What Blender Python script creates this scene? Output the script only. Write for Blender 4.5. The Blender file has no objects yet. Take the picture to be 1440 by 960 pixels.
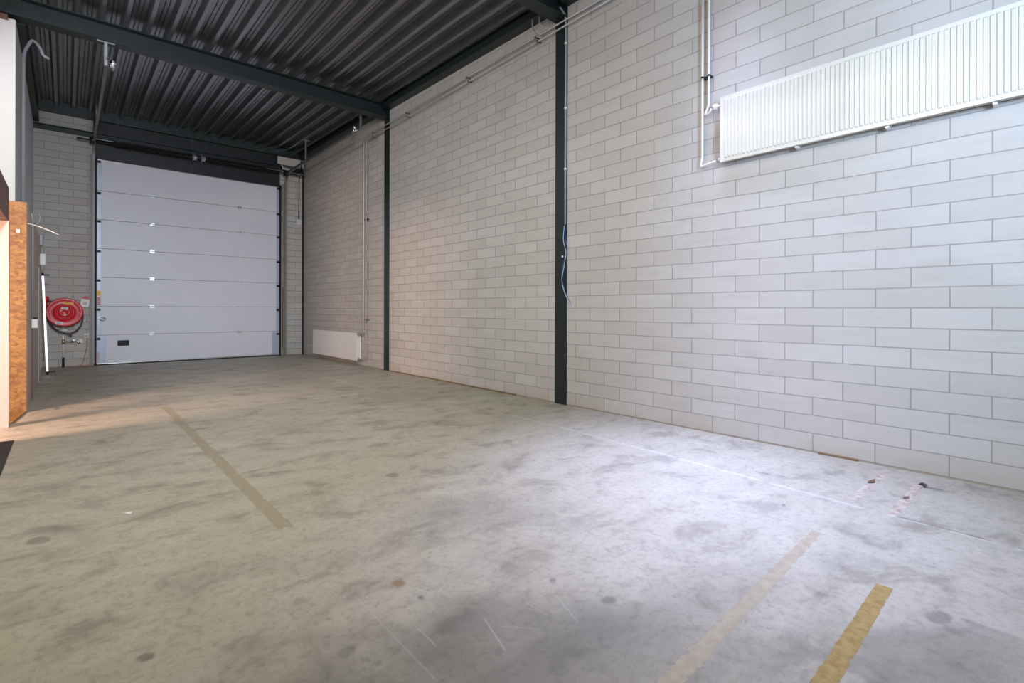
import bpy, bmesh, math, random
import numpy as np
from mathutils import Vector, Matrix
C = bpy.context.scene.collection
PI = math.pi
random.seed(7)

# ------------------------------------------------------------------ helpers
ORG = {}          # world origin of every object (no rotations on parents)

def new_bm():
    return bmesh.new()

def add_box(bm, x0, x1, y0, y1, z0, z1, bev=0.0, seg=2):
    vs = [bm.verts.new(p) for p in ((x0,y0,z0),(x1,y0,z0),(x1,y1,z0),(x0,y1,z0),(x0,y0,z1),(x1,y0,z1),(x1,y1,z1),(x0,y1,z1))]
    fs = [bm.faces.new([vs[i] for i in f]) for f in ((0,3,2,1),(4,5,6,7),(0,1,5,4),(1,2,6,5),(2,3,7,6),(3,0,4,7))]
    if bev > 0:
        es = list({e for f in fs for e in f.edges})
        bmesh.ops.bevel(bm, geom=es, offset=bev, offset_type='OFFSET', segments=seg, profile=0.5, affect='EDGES')
    return bm

def round_path(pts, rad, n=6):
    pts = [Vector(p) for p in pts]
    out = [pts[0]]
    for a, b, c in zip(pts, pts[1:], pts[2:]):
        u = (a-b); v = (c-b)
        r = min(rad, u.length*0.45, v.length*0.45)
        p0 = b + u.normalized()*r; p1 = b + v.normalized()*r
        for i in range(n+1):
            t = i/n
            out.append(p0*(1-t)**2 + b*2*t*(1-t) + p1*t*t)
    out.append(pts[-1])
    return out

def add_tube(bm, pts, r, n=10, rad=0.0, caps=True):
    pts = round_path(pts, rad) if rad > 0 and len(pts) > 2 else [Vector(p) for p in pts]
    rs = r if isinstance(r, (list, tuple)) else [r]*len(pts)
    t0 = (pts[1]-pts[0]).normalized()
    nrm = t0.orthogonal().normalized()
    rings = []
    for i, p in enumerate(pts):
        if i == 0: t = t0
        elif i == len(pts)-1: t = (pts[i]-pts[i-1]).normalized()
        else: t = ((pts[i+1]-pts[i]).normalized() + (pts[i]-pts[i-1]).normalized()).normalized()
        nrm = (nrm - t*nrm.dot(t)).normalized()
        bn = t.cross(nrm)
        rings.append([bm.verts.new(p + (nrm*math.cos(2*PI*k/n) + bn*math.sin(2*PI*k/n))*rs[i]) for k in range(n)])
    for a, b in zip(rings, rings[1:]):
        for k in range(n):
            f = bm.faces.new((a[k], a[(k+1) % n], b[(k+1) % n], b[k])); f.smooth = True
    if caps:
        bm.faces.new(list(reversed(rings[0]))); bm.faces.new(rings[-1])
    return bm

def add_lathe(bm, prof, centre, axis='Y', n=40):
    """prof: list of (radius, along)"""
    rings = []
    for r, h in prof:
        ring = []
        if r < 1e-6:            # a single point on the axis
            p = {'Y': (0, h, 0), 'X': (h, 0, 0), 'Z': (0, 0, h)}[axis]
            rings.append([bm.verts.new(Vector(p)+Vector(centre))]); continue
        for k in range(n):
            a = 2*PI*k/n
            if axis == 'Y': p = (r*math.cos(a), h, r*math.sin(a))
            elif axis == 'X': p = (h, r*math.cos(a), r*math.sin(a))
            else: p = (r*math.cos(a), r*math.sin(a), h)
            ring.append(bm.verts.new(Vector(p)+Vector(centre)))
        rings.append(ring)
    for a, b in zip(rings, rings[1:]):
        for k in range(n):
            q = [a[k % len(a)], a[(k+1) % len(a)], b[(k+1) % len(b)], b[k % len(b)]]
            q = [v for i, v in enumerate(q) if v not in q[:i]]
            if len(q) > 2:
                f = bm.faces.new(q); f.smooth = True
    for e in (rings[0], rings[-1]):
        if len(e) > 2: bm.faces.new(e)
    bmesh.ops.recalc_face_normals(bm, faces=bm.faces)
    return bm

def add_lathe_ring(bm, r0, r1, hh, c, n=16):
    """open ring around the Z axis"""
    rings = [[bm.verts.new((c[0]+r*math.cos(2*PI*k/n), c[1]+r*math.sin(2*PI*k/n), c[2]+z)) for k in range(n)] for r, z in ((r0, -hh), (r1, -hh), (r1, hh), (r0, hh))]
    for i in range(4):
        for k in range(n):
            bm.faces.new((rings[i][k], rings[i][(k+1) % n], rings[(i+1) % 4][(k+1) % n], rings[(i+1) % 4][k]))
    bmesh.ops.recalc_face_normals(bm, faces=bm.faces)

def add_extrude(bm, prof, axis, a0, a1):
    """closed 2-D profile swept along an axis; prof in the other two axes' order"""
    def P(u, v, a):
        return {'X': (a, u, v), 'Y': (u, a, v), 'Z': (u, v, a)}[axis]
    r0 = [bm.verts.new(P(u, v, a0)) for u, v in prof]
    r1 = [bm.verts.new(P(u, v, a1)) for u, v in prof]
    n = len(prof)
    for k in range(n):
        bm.faces.new((r0[k], r0[(k+1) % n], r1[(k+1) % n], r1[k]))
    bm.faces.new(r0); bm.faces.new(r1)
    bmesh.ops.recalc_face_normals(bm, faces=bm.faces)
    return bm

def empty(name, loc, label, cat, group=None, kind=None):
    o = bpy.data.objects.new(name, None); C.objects.link(o)
    o.location = loc; ORG[o.name] = Vector(loc); o.empty_display_size = 0.1
    return tag(o, label, cat, group, kind)

def tag(o, label=None, cat=None, group=None, kind=None):
    if label: o['label'] = label
    if cat: o['category'] = cat
    if group: o['group'] = group
    if kind: o['kind'] = kind
    return o

def obj(name, bm, mat, parent=None, origin=None, label=None):
    if parent is not None: org = ORG[parent.name]
    elif origin is not None: org = Vector(origin)
    else: org = Vector((0, 0, 0))
    if org.length:
        bmesh.ops.translate(bm, verts=bm.verts, vec=-org)
    me = bpy.data.meshes.new(name); bm.to_mesh(me); bm.free()
    me.materials.append(mat)
    o = bpy.data.objects.new(name, me); C.objects.link(o)
    if parent is not None: o.parent = parent
    else: o.location = org
    ORG[o.name] = org.copy()
    if label: o['label'] = label
    return o

# ------------------------------------------------------------------ materials
def mat_new(name):
    m = bpy.data.materials.new(name); m.use_nodes = True
    nt = m.node_tree; b = nt.nodes['Principled BSDF']
    return m, nt, b

def N(nt, typ, **kw):
    n = nt.nodes.new(typ)
    for k, v in kw.items():
        if k == 'inp':
            for a, c in v.items(): n.inputs[a].default_value = c
        else: setattr(n, k, v)
    return n

def srgb(r, g, b):
    f = lambda c: ((c/255)/12.92 if c/255 <= 0.04045 else ((c/255+0.055)/1.055)**2.4)
    return (f(r), f(g), f(b), 1)

def coords(nt):
    """world-space position of the surface (all parents unrotated): Geometry position"""
    return N(nt, 'ShaderNodeNewGeometry').outputs['Position']

def simple(name, col, rough=0.5, metal=0.0, var=0.12, scale=6.0, bump=0.0, bscale=60.0, spec=0.5):
    m, nt, b = mat_new(name)
    L = nt.links
    p = coords(nt)
    no = N(nt, 'ShaderNodeTexNoise', inp={'Scale': scale, 'Detail': 5.0, 'Roughness': 0.6}); L.new(p, no.inputs['Vector'])
    mx = N(nt, 'ShaderNodeMix', data_type='RGBA')
    c = col
    mx.inputs['A'].default_value = (c[0]*(1-var), c[1]*(1-var), c[2]*(1-var), 1)
    mx.inputs['B'].default_value = (min(1, c[0]*(1+var)), min(1, c[1]*(1+var)), min(1, c[2]*(1+var)), 1)
    L.new(no.outputs['Fac'], mx.inputs['Factor']); L.new(mx.outputs['Result'], b.inputs['Base Color'])
    b.inputs['Roughness'].default_value = rough; b.inputs['Metallic'].default_value = metal
    b.inputs['Specular IOR Level'].default_value = spec
    if bump:
        n2 = N(nt, 'ShaderNodeTexNoise', inp={'Scale': bscale, 'Detail': 3.0}); L.new(p, n2.inputs['Vector'])
        bp = N(nt, 'ShaderNodeBump', inp={'Strength': bump, 'Distance': 0.01}); L.new(n2.outputs['Fac'], bp.inputs['Height'])
        L.new(bp.outputs['Normal'], b.inputs['Normal'])
    return m

def math_n(nt, op, a, b=None, clamp=False):
    n = N(nt, 'ShaderNodeMath', operation=op, use_clamp=clamp)
    for i, v in enumerate((a, b)):
        if v is None: continue
        if isinstance(v, (int, float)): n.inputs[i].default_value = v
        else: nt.links.new(v, n.inputs[i])
    return n.outputs[0]

def smooth(nt, v, lo, hi, o0=0.0, o1=1.0):
    n = N(nt, 'ShaderNodeMapRange', interpolation_type='SMOOTHSTEP')
    n.inputs['From Min'].default_value = lo; n.inputs['From Max'].default_value = hi
    n.inputs['To Min'].default_value = o0; n.inputs['To Max'].default_value = o1
    nt.links.new(v, n.inputs['Value']); return n.outputs['Result']

def mixc(nt, fac, a, b, blend='MIX'):
    n = N(nt, 'ShaderNodeMix', data_type='RGBA', blend_type=blend)
    for k, v in (('Factor', fac), ('A', a), ('B', b)):
        s = n.inputs[k]
        if isinstance(v, (int, float)): s.default_value = v
        elif isinstance(v, tuple): s.default_value = v
        else: nt.links.new(v, s)
    return n.outputs['Result']

def noise(nt, vec, scale, detail=4.0, rough=0.55, dist=0.0):
    n = N(nt, 'ShaderNodeTexNoise', inp={'Scale': scale, 'Detail': detail, 'Roughness': rough, 'Distortion': dist})
    nt.links.new(vec, n.inputs['Vector']); return n.outputs['Fac']

BLOCK_Z0, BLOCK_H, BLOCK_L = 0.014, 0.15, 0.44
def block_mat(name, uaxis, uoff, mortar=0.008):
    """large smooth sand-lime blocks in stretcher bond; u runs along the wall"""
    m, nt, b = mat_new(name); L = nt.links
    p = coords(nt)
    s = N(nt, 'ShaderNodeSeparateXYZ'); L.new(p, s.inputs[0])
    u = math_n(nt, 'ADD', s.outputs[uaxis], -uoff + 44.0)
    v = math_n(nt, 'ADD', s.outputs['Z'], -BLOCK_Z0 + 15.0*BLOCK_H*2 )
    cb = N(nt, 'ShaderNodeCombineXYZ'); L.new(u, cb.inputs[0]); L.new(v, cb.inputs[1])
    # slight waviness of the joints
    nz = N(nt, 'ShaderNodeTexNoise', inp={'Scale': 3.0, 'Detail': 2.0}); L.new(p, nz.inputs['Vector'])
    off = N(nt, 'ShaderNodeVectorMath', operation='MULTIPLY_ADD')
    L.new(nz.outputs['Color'], off.inputs[0]); off.inputs[1].default_value = (0.006, 0.006, 0); L.new(cb.outputs[0], off.inputs[2])
    br = N(nt, 'ShaderNodeTexBrick', offset=0.5, offset_frequency=2, squash=1.0)
    br.inputs['Scale'].default_value = 1.0
    br.inputs['Color1'].default_value = (0, 0, 0, 1); br.inputs['Color2'].default_value = (1, 1, 1, 1); br.inputs['Mortar'].default_value = (0.5, 0.5, 0.5, 1)
    br.inputs['Mortar Size'].default_value = mortar*0.5; br.inputs['Mortar Smooth'].default_value = 0.15
    br.inputs['Brick Width'].default_value = BLOCK_L; br.inputs['Row Height'].default_value = BLOCK_H
    L.new(off.outputs[0], br.inputs['Vector'])
    sep = N(nt, 'ShaderNodeSeparateColor'); L.new(br.outputs['Color'], sep.inputs[0])
    tint = mixc(nt, sep.outputs[0], (0.465, 0.432, 0.392, 1), (0.515, 0.486, 0.447, 1))
    # smears along the blocks
    sc = N(nt, 'ShaderNodeMapping'); sc.inputs['Scale'].default_value = (1.6, 1.6, 8.0); L.new(p, sc.inputs['Vector'])
    n1 = smooth(nt, noise(nt, sc.outputs[0], 1.3, 5, 0.6), 0.45, 0.72)
    tint = mixc(nt, math_n(nt, 'MULTIPLY', n1, 0.35), tint, (0.40, 0.37, 0.335, 1))
    fine = noise(nt, p, 90.0, 3, 0.7)
    tint = mixc(nt, math_n(nt, 'MULTIPLY', smooth(nt, fine, 0.5, 0.8), 0.18), tint, (0.36, 0.34, 0.31, 1))
    # sandy splash of dirt on the bottom course
    dirt = math_n(nt, 'MULTIPLY', smooth(nt, s.outputs['Z'], 0.0, 0.22, 1.0, 0.0), smooth(nt, noise(nt, p, 2.2, 5), 0.35, 0.6))
    tint = mixc(nt, math_n(nt, 'MULTIPLY', dirt, 0.4), tint, (0.40, 0.34, 0.26, 1))
    base = smooth(nt, s.outputs['Z'], 0.010, 0.016, 1.0, 0.0)
    tint = mixc(nt, base, tint, (0.36, 0.29, 0.20, 1))
    col = mixc(nt, math_n(nt, 'MULTIPLY', br.outputs['Fac'], 0.62), tint, (0.235, 0.215, 0.195, 1))
    L.new(col, b.inputs['Base Color'])
    b.inputs['Roughness'].default_value = 0.62; b.inputs['Specular IOR Level'].default_value = 0.35
    h = math_n(nt, 'ADD', math_n(nt, 'MULTIPLY', br.outputs['Fac'], -1.0), math_n(nt, 'MULTIPLY', fine, 0.04))
    bp = N(nt, 'ShaderNodeBump', inp={'Strength': 1.0, 'Distance': 0.010}); L.new(h, bp.inputs['Height'])
    L.new(bp.outputs['Normal'], b.inputs['Normal'])
    return m

M = {}
M['green'] = simple('dark_green_steel_paint', srgb(26, 38, 38), 0.42, 0, 0.12, 3.0, 0.05, 30)
M['black_green'] = simple('dark_lintel_cladding', srgb(17, 24, 28), 0.5, 0, 0.1, 2.0)
M['galv'] = simple('galvanised_steel', (0.46, 0.48, 0.50, 1), 0.36, 0.9, 0.25, 14.0)
M['deck'] = simple('galvanised_roof_deck', (0.29, 0.30, 0.315, 1), 0.28, 0.88, 0.15, 5.0, 0.04, 8.0)
M['door_white'] = simple('pale_grey_door_panel', srgb(214, 214, 222), 0.42, 0, 0.03, 3.0, 0.06, 160)
M['door_cap'] = simple('grey_end_cap', srgb(170, 180, 196), 0.4, 0.2, 0.05)
M['alu'] = simple('bright_aluminium', (0.80, 0.81, 0.83, 1), 0.22, 1.0, 0.05)
M['rubber'] = simple('black_rubber', srgb(18, 18, 20), 0.7, 0, 0.1)
M['black'] = simple('black_plastic', srgb(9, 13, 12), 0.6, 0, 0.1)
M['white_enamel'] = simple('white_radiator_enamel', (0.64, 0.61, 0.53, 1), 0.18, 0, 0.015, 3.0)
M['white_plastic'] = simple('white_plastic', srgb(226, 224, 218), 0.4, 0, 0.04)
M['beige_box'] = simple('beige_steel_casing', srgb(196, 190, 180), 0.45, 0, 0.05)
M['grey_pipe'] = simple('grey_plastic_conduit', srgb(150, 152, 158), 0.4, 0, 0.06)
M['pipe'] = simple('zinc_plated_pipe', (0.44, 0.43, 0.41, 1), 0.38, 0.5, 0.12, 20.0)
M['pipe_white'] = simple('white_painted_pipe', srgb(225, 222, 214), 0.35, 0, 0.06)
M['red'] = simple('red_gloss_paint', srgb(205, 8, 30), 0.34, 0, 0.06, 4.0)
M['dark_red'] = simple('dark_red_plastic', srgb(170, 24, 44), 0.4, 0, 0.06)
M['hose'] = simple('black_hose_rubber', srgb(34, 30, 34), 0.5, 0, 0.1)
M['yellow_sticker'] = simple('yellow_sticker', srgb(240, 185, 60), 0.5, 0, 0.05)
M['white_sticker'] = simple('white_sticker', srgb(236, 226, 226), 0.5, 0, 0.03)
M['pink_sticker'] = simple('faded_pink_sticker', srgb(206, 170, 176), 0.55, 0, 0.1, 30)
M['red_ink'] = simple('red_ink', srgb(190, 60, 80), 0.6, 0, 0.1, 30)
M['grey_ink'] = simple('grey_ink', srgb(120, 105, 110), 0.6, 0, 0.1, 30)
M['frame_paint'] = simple('grey_beige_frame_paint', srgb(150, 140, 132), 0.5, 0.1, 0.15, 8.0)
M['pale_fitting'] = simple('pale_metal_fitting', srgb(206, 196, 168), 0.35, 0.2, 0.1)
M['track_steel'] = simple('dull_track_steel', (0.22, 0.215, 0.21, 1), 0.5, 0.4, 0.2, 10.0)
M['ochre_ink'] = simple('ochre_ink', srgb(200, 140, 40), 0.6, 0, 0.05)
M['brass'] = simple('dull_brass', (0.56, 0.45, 0.27, 1), 0.35, 0.9, 0.15, 30)
M['steel_dark'] = simple('dark_steel', srgb(48, 46, 50), 0.4, 0.5, 0.1)
M['rust'] = simple('rusty_steel_edge', srgb(110, 74, 58), 0.75, 0, 0.3, 12)
M['wall_white'] = simple('white_painted_board', srgb(212, 206, 198), 0.6, 0, 0.02, 2.0)
M['wall_grey'] = simple('grey_painted_board', srgb(212, 217, 224), 0.6, 0, 0.04, 2.0)
M['front_wall'] = simple('plain_plaster', srgb(200, 198, 192), 0.7, 0, 0.04, 2.0)
M['side_board'] = simple('grey_brown_board', srgb(196, 180, 168), 0.6, 0, 0.1, 3.0)
M['brown'] = simple('dark_brown_wood', srgb(104, 66, 52), 0.5, 0, 0.2, 9.0)
M['rough_wood'] = simple('raw_timber_strip', srgb(128, 104, 72), 0.8, 0, 0.35, 25.0)
M['pink_board'] = simple('pale_painted_jamb', srgb(200, 184, 174), 0.5, 0, 0.03)
M['blue_wire'] = simple('blue_wire', srgb(40, 90, 150), 0.4, 0, 0.1)
M['light_wire'] = simple('pale_wire', srgb(190, 200, 215), 0.4, 0, 0.1)
M['orange_wire'] = simple('orange_brown_cable', srgb(186, 128, 96), 0.5, 0, 0.1)
M['mat'] = simple('dark_floor_patch', srgb(58, 52, 52), 0.9, 0, 0.2, 60, 0.2, 200)
M['tube_glow'], _nt, _b = mat_new('lit_tube')
_b.inputs['Emission Color'].default_value = (1.0, 0.93, 1.0, 1); _b.inputs['Emission Strength'].default_value = 1.3
_b.inputs['Base Color'].default_value = (0.9, 0.9, 0.9, 1)

def osb():
    m, nt, b = mat_new('oriented_strand_board'); L = nt.links
    p = coords(nt)
    mp = N(nt, 'ShaderNodeMapping'); mp.inputs['Scale'].default_value = (20, 20, 34); L.new(p, mp.inputs['Vector'])
    w = N(nt, 'ShaderNodeTexNoise', inp={'Scale': 1.2, 'Detail': 2.0}); L.new(mp.outputs[0], w.inputs['Vector'])
    ad = N(nt, 'ShaderNodeVectorMath', operation='MULTIPLY_ADD'); L.new(w.outputs['Color'], ad.inputs[0]); ad.inputs[1].default_value = (1.5, 1.5, 1.5); L.new(mp.outputs[0], ad.inputs[2])
    v = N(nt, 'ShaderNodeTexVoronoi', feature='F1', inp={'Scale': 1.3, 'Randomness': 1.0}); L.new(ad.outputs[0], v.inputs['Vector'])
    sp = N(nt, 'ShaderNodeSeparateColor'); L.new(v.outputs['Color'], sp.inputs[0])
    c = mixc(nt, sp.outputs[0], srgb(116, 80, 36), srgb(160, 120, 64))
    big = noise(nt, p, 1.6, 3)
    c = mixc(nt, math_n(nt, 'MULTIPLY', smooth(nt, big, 0.4, 0.7), 0.35), c, srgb(98, 56, 20))
    L.new(c, b.inputs['Base Color']); b.inputs['Roughness'].default_value = 0.55
    bp = N(nt, 'ShaderNodeBump', inp={'Strength': 0.3, 'Distance': 0.004}); L.new(v.outputs['Distance'], bp.inputs['Height']); L.new(bp.outputs['Normal'], b.inputs['Normal'])
    return m
M['osb'] = osb()

def worn_paint(name, c1, c2, wear, scale=14.0):
    """paint or tape residue on the floor: patches are worn through to the concrete"""
    m, nt, b = mat_new(name); L = nt.links
    p = coords(nt)
    n1 = noise(nt, p, 22.0, 4, 0.65)
    L.new(mixc(nt, smooth(nt, n1, 0.3, 0.7), c1, c2), b.inputs['Base Color'])
    b.inputs['Roughness'].default_value = 0.6
    mp = N(nt, 'ShaderNodeMapping'); mp.inputs['Scale'].default_value = (scale, scale*0.8, 1); L.new(p, mp.inputs['Vector'])
    a = noise(nt, mp.outputs[0], 1.0, 6, 0.7)
    at = N(nt, 'ShaderNodeAttribute', attribute_name='edge')
    e = math_n(nt, 'MULTIPLY', at.outputs['Fac'], 0.20)
    L.new(smooth(nt, math_n(nt, 'ADD', math_n(nt, 'ADD', a, -wear), e), -0.008, 0.012), b.inputs['Alpha'])
    return m
M['yellow_paint'] = worn_paint('worn_yellow_paint', srgb(160, 138, 84), srgb(134, 108, 50), 0.46, 24.0)
M['pale_paint'] = worn_paint('faded_cream_paint', srgb(163, 153, 130), srgb(150, 140, 118), 0.535, 26.0)
M['tape_paint'] = worn_paint('torn_tape_residue', srgb(196, 184, 172), srgb(146, 128, 112), 0.52, 20.0)
M['brown_line'] = worn_paint('brown_line_residue', srgb(146, 137, 115), srgb(152, 143, 122), 0.53, 24.0)
# ------------------------------------------------------------------ the floor
# STAINS_AND_SHADE: world x, y, 2x2 matrix to a unit blob, strength, tone; the broad near-floor ones also paint in shade
STAINS_AND_SHADE = [
(0.095, 2.514, 14.36, 0.18, -6.57, -14.07, 0.55, 'd'),
(-0.094, 2.752, 10.16, 1.0, -2.08, -9.5, 0.4, 'd'),
(-0.031, 2.537, 17.78, 2.26, 2.31, -13.89, 0.3, 'd'),
(0.079, 3.512, 10.37, 0.01, -3.28, -6.33, 0.45, 'd'),
(-0.061, 3.69, 8.98, 0.37, -4.08, -9.39, 0.5, 'd'),
(0.134, 3.953, 13.9, -0.24, -5.41, -9.85, 0.5, 'd'),
(-0.102, 3.559, 23.9, 1.5, -5.71, -18.33, 0.5, 'd'),
(0.207, 2.13, 40.98, -0.25, -15.08, -43.52, 0.9, 'd'),
(-0.149, 2.533, 25.3, 1.51, -6.56, -7.55, 0.45, 'y'),
(1.332, 4.869, 5.01, -1.31, -1.99, -3.73, 0.6, 'd'),
(0.651, 4.626, 18.26, -2.28, -5.23, -11.02, 0.5, 'd'),
(0.429, 2.575, 5.13, -0.64, -2.61, -4.86, 0.45, 'd'),
(0.501, 2.009, 10.12, -0.76, -0.36, -8.22, 0.4, 'd'),
(0.685, 2.541, 5.68, -0.91, -0.66, -7.43, 0.3, 'd'),
(1.122, 3.907, 5.54, -1.4, -4.4, -15.54, 0.95, 'd'),
(2.707, 4.575, 1.84, -1.02, -1.09, -6.43, 0.6, 'd'),
(3.049, 4.5, 4.66, -3.05, -2.8, -6.85, 0.4, 'd'),
(1.968, 3.376, 16.8, -8.86, -3.21, -12.6, 0.8, 'd'),
(2.559, 2.937, 5.91, -4.81, -2.44, -6.1, 0.55, 'd'),
(1.763, 3.313, 19.76, -10.49, -13.86, -16.08, 0.6, 'd'),
(3.588, 2.273, 3.85, -6.61, -6.7, -2.45, 0.5, 'd'),
(3.122, 2.361, 3.26, -4.13, -4.25, -7.79, 0.4, 'd'),
(2.638, 2.091, 10.48, -14.98, -18.45, -7.04, 0.4, 'd'),
(1.681, 1.308, 20.43, -23.7, -19.74, -31.01, 0.95, 'd'),
(1.613, 1.563, 55.91, -57.5, -37.14, -42.81, 0.7, 'd'),
(1.09, 1.987, 29.1, -15.9, -18.99, -21.89, 0.8, 'b'),
(1.107, 1.827, 59.21, -35.74, -42.04, -48.43, 0.9, 'd'),
(1.042, 1.571, 77.78, -10.0, 16.97, -55.62, 1.0, 'd'),
(1.14, 1.362, 38.41, -52.06, -41.92, -15.88, 1.0, 'd'),
(1.068, 1.287, 60.06, -49.64, -36.39, -41.83, 1.0, 'd'),
(0.787, 1.584, 55.49, -27.44, -38.2, -43.92, 0.6, 'd'),
(0.771, 1.626, 58.47, -36.36, -100.47, -71.69, 0.8, 'd'),
(0.745, 1.71, 27.95, -1.42, 12.98, -43.84, 0.7, 'd'),
(1.753, 2.554, 6.25, -4.6, -5.39, -4.02, 0.4, 'd'),
(1.577, 2.395, 8.94, -4.16, 0.26, -4.09, 0.3, 'd'),
(1.774, 2.395, 1.42, -0.99, -1.45, -2.43, 0.4, 'd'),
(2.166, 1.988, 3.14, -3.13, -2.37, -4.7, 0.45, 'd'),
(1.397, 1.407, 12.66, -10.11, -6.84, -14.72, 0.5, 'd'),
(1.532, 1.179, 3.92, -5.07, -5.18, -5.96, 0.3, 'd'),
(3.043, 0.514, 1.15, -11.65, -10.05, -1.6, 0.55, 'd'),
(2.416, 0.754, 2.9, -14.05, -11.23, -2.91, 0.45, 'd'),
(2.552, 0.392, 2.57, -24.27, -16.91, -10.96, 0.6, 'd'),
(2.542, 0.324, 2.64, -20.56, -13.84, -15.93, 0.55, 'd'),
(3.142, 0.708, 1.56, -9.56, -8.77, -2.22, 0.5, 'd'),
(2.69, 1.382, 5.22, -10.13, -7.85, -9.07, 0.45, 'd'),
(3.157, 1.342, 2.12, -5.21, -6.37, -5.53, 0.5, 'd'),
(3.273, 0.878, 2.98, -12.57, -13.07, -8.37, 0.45, 'd'),
(2.783, 0.767, 1.09, -5.09, -5.06, -2.27, 0.35, 'd'),
(1.985, 0.678, 2.46, -7.15, -5.65, -6.5, 0.3, 'd'),
(2.437, 3.019, 2.45, -1.85, -1.81, -4.57, 0.3, 'd'),
(1.692, 4.033, 4.27, -1.61, -0.85, -4.68, 0.35, 'd'),
(0.471, 5.083, 3.58, -0.28, -1.93, -4.32, 0.3, 'd'),
(-0.109, 4.512, 5.95, 0.31, -0.73, -4.71, 0.35, 'd'),
(1.175, 3.238, 3.83, -1.24, -1.88, -4.41, 0.25, 'd'),
(1.059, 2.352, 4.85, -1.55, -0.83, -6.71, 0.25, 'd'),
(3.348, 6.119, 1.19, -0.64, -0.69, -1.66, 0.25, 'd'),
(1.775, 5.288, 2.4, -0.77, -1.2, -3.07, 0.25, 'd'),
(4.372, 0.699, 2.37, -19.65, -34.75, -2.19, 1.0, 'd'),
(4.444, 0.498, 0.78, -9.9, -35.16, -5.02, 1.0, 'd'),
(3.854, 1.533, 2.97, -8.64, -37.04, -5.4, 0.9, 'd'),
(3.305, 1.243, 36.79, -97.53, -28.83, -33.38, 1.0, 'd'),
(0.777, 5.41, 4.65, -0.62, -3.31, -6.39, 0.3, 'd'),
(0.717, 11.782, 1.08, -0.06, -1.49, -2.49, 0.2, 'd'),
(0.848, 9.179, 1.48, -0.13, -0.94, -1.99, 0.25, 'd'),
(3.147, 7.506, 1.49, -0.64, -2.31, -1.48, 0.25, 'd'),
(3.755, 4.277, 1.54, -1.41, -3.84, -1.6, 0.25, 'd'),
(0.193, 8.453, 5.79, -0.08, -0.12, -5.16, 0.4, 'd'),
(-0.074, 8.128, 39.6, 0.37, -7.41, -8.71, 0.8, 'd'),
(2.102, 8.119, 29.61, -7.66, -4.86, -5.75, 0.9, 'd'),
(1.138, 1.293, 0.75, -0.57, -1.18, -1.87, 1.0, 'd'),  # broad near-floor darkening, dirt mixed with painted-in light falloff
(1.289, 1.309, 1.12, -1.0, -2.09, -2.99, 0.5, 'd'),  # overlapping core of the same painted-in falloff
(0.356, 1.842, 2.01, -0.27, -2.27, -3.61, 0.12, 'd'),  # faint left end of the painted near-floor falloff
(2.065, 1.066, 1.15, -1.75, -1.66, -4.0, 0.3, 'd'),  # near-floor falloff carried on right of centre
(2.249, 0.326, 0.33, -2.76, -2.92, -2.69, 0.85, 'd'),  # near right corner, darkened for the weaker light there
(0.953, 2.045, 5.52, -1.06, 8.35, -37.8, 0.35, 'd'),
(0.717, 2.131, 37.76, -6.07, -0.06, -36.15, 0.3, 'd'),
(0.015, 1.987, 4.42, 0.3, -4.45, -9.32, 0.3, 'd'),
(2.26, 1.133, 4.09, -6.75, -5.34, -11.93, 0.3, 'd'),
(2.234, 1.335, 5.2, -8.68, -5.7, -6.57, 0.3, 'd')]
SCRATCHES = [
(1.218, 1.55, 1.153, 1.336, 0.004, 0.5),
(0.993, 1.669, 0.988, 1.52, 0.003, 0.5),
(0.908, 2.035, 0.897, 1.372, 0.0035, 0.3),
(1.543, 1.483, 1.47, 1.289, 0.004, 0.35),
(0.939, 2.001, 0.942, 1.903, 0.005, 0.35),
(0.249, 3.103, 0.281, 2.935, 0.004, 0.4),
(1.407, 1.533, 1.418, 1.382, 0.003, 0.3),
(1.226, 1.473, 1.335, 1.356, 0.003, 0.3),
(2.182, 2.042, 1.871, 1.85, 0.003, 0.3),
(1.628, 2.548, 1.396, 2.43, 0.003, -0.4),
(1.908, 2.772, 1.646, 2.398, 0.003, -0.35),
(1.043, 2.027, 1.283, 2.067, 0.004, -0.3),
(0.785, 3.08, 0.912, 3.631, 0.003, 0.25),
(0.963, 2.864, 1.175, 3.238, 0.003, 0.2),
(1.834, 1.064, 1.763, 0.951, 0.003, -0.25),
(2.534, 2.065, 2.74, 2.054, 0.004, 0.4),
(2.493, 3.09, 2.483, 3.354, 0.004, 0.35),
(2.105, 3.844, 2.263, 3.652, 0.004, 0.45),
(2.629, 4.243, 2.805, 4.018, 0.004, 0.4)]

def lattice(px, py, seed):
    """value noise on the floor plane"""
    ix = np.floor(px).astype(np.int64); iy = np.floor(py).astype(np.int64)
    fx = px-ix; fy = py-iy
    fx = fx*fx*(3-2*fx); fy = fy*fy*(3-2*fy)
    def h(a, b):
        v = np.sin(a*127.1 + b*311.7 + seed*74.7)*43758.5453
        return v - np.floor(v)
    return (h(ix, iy)*(1-fx) + h(ix+1, iy)*fx)*(1-fy) + (h(ix, iy+1)*(1-fx) + h(ix+1, iy+1)*fx)*fy

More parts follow.
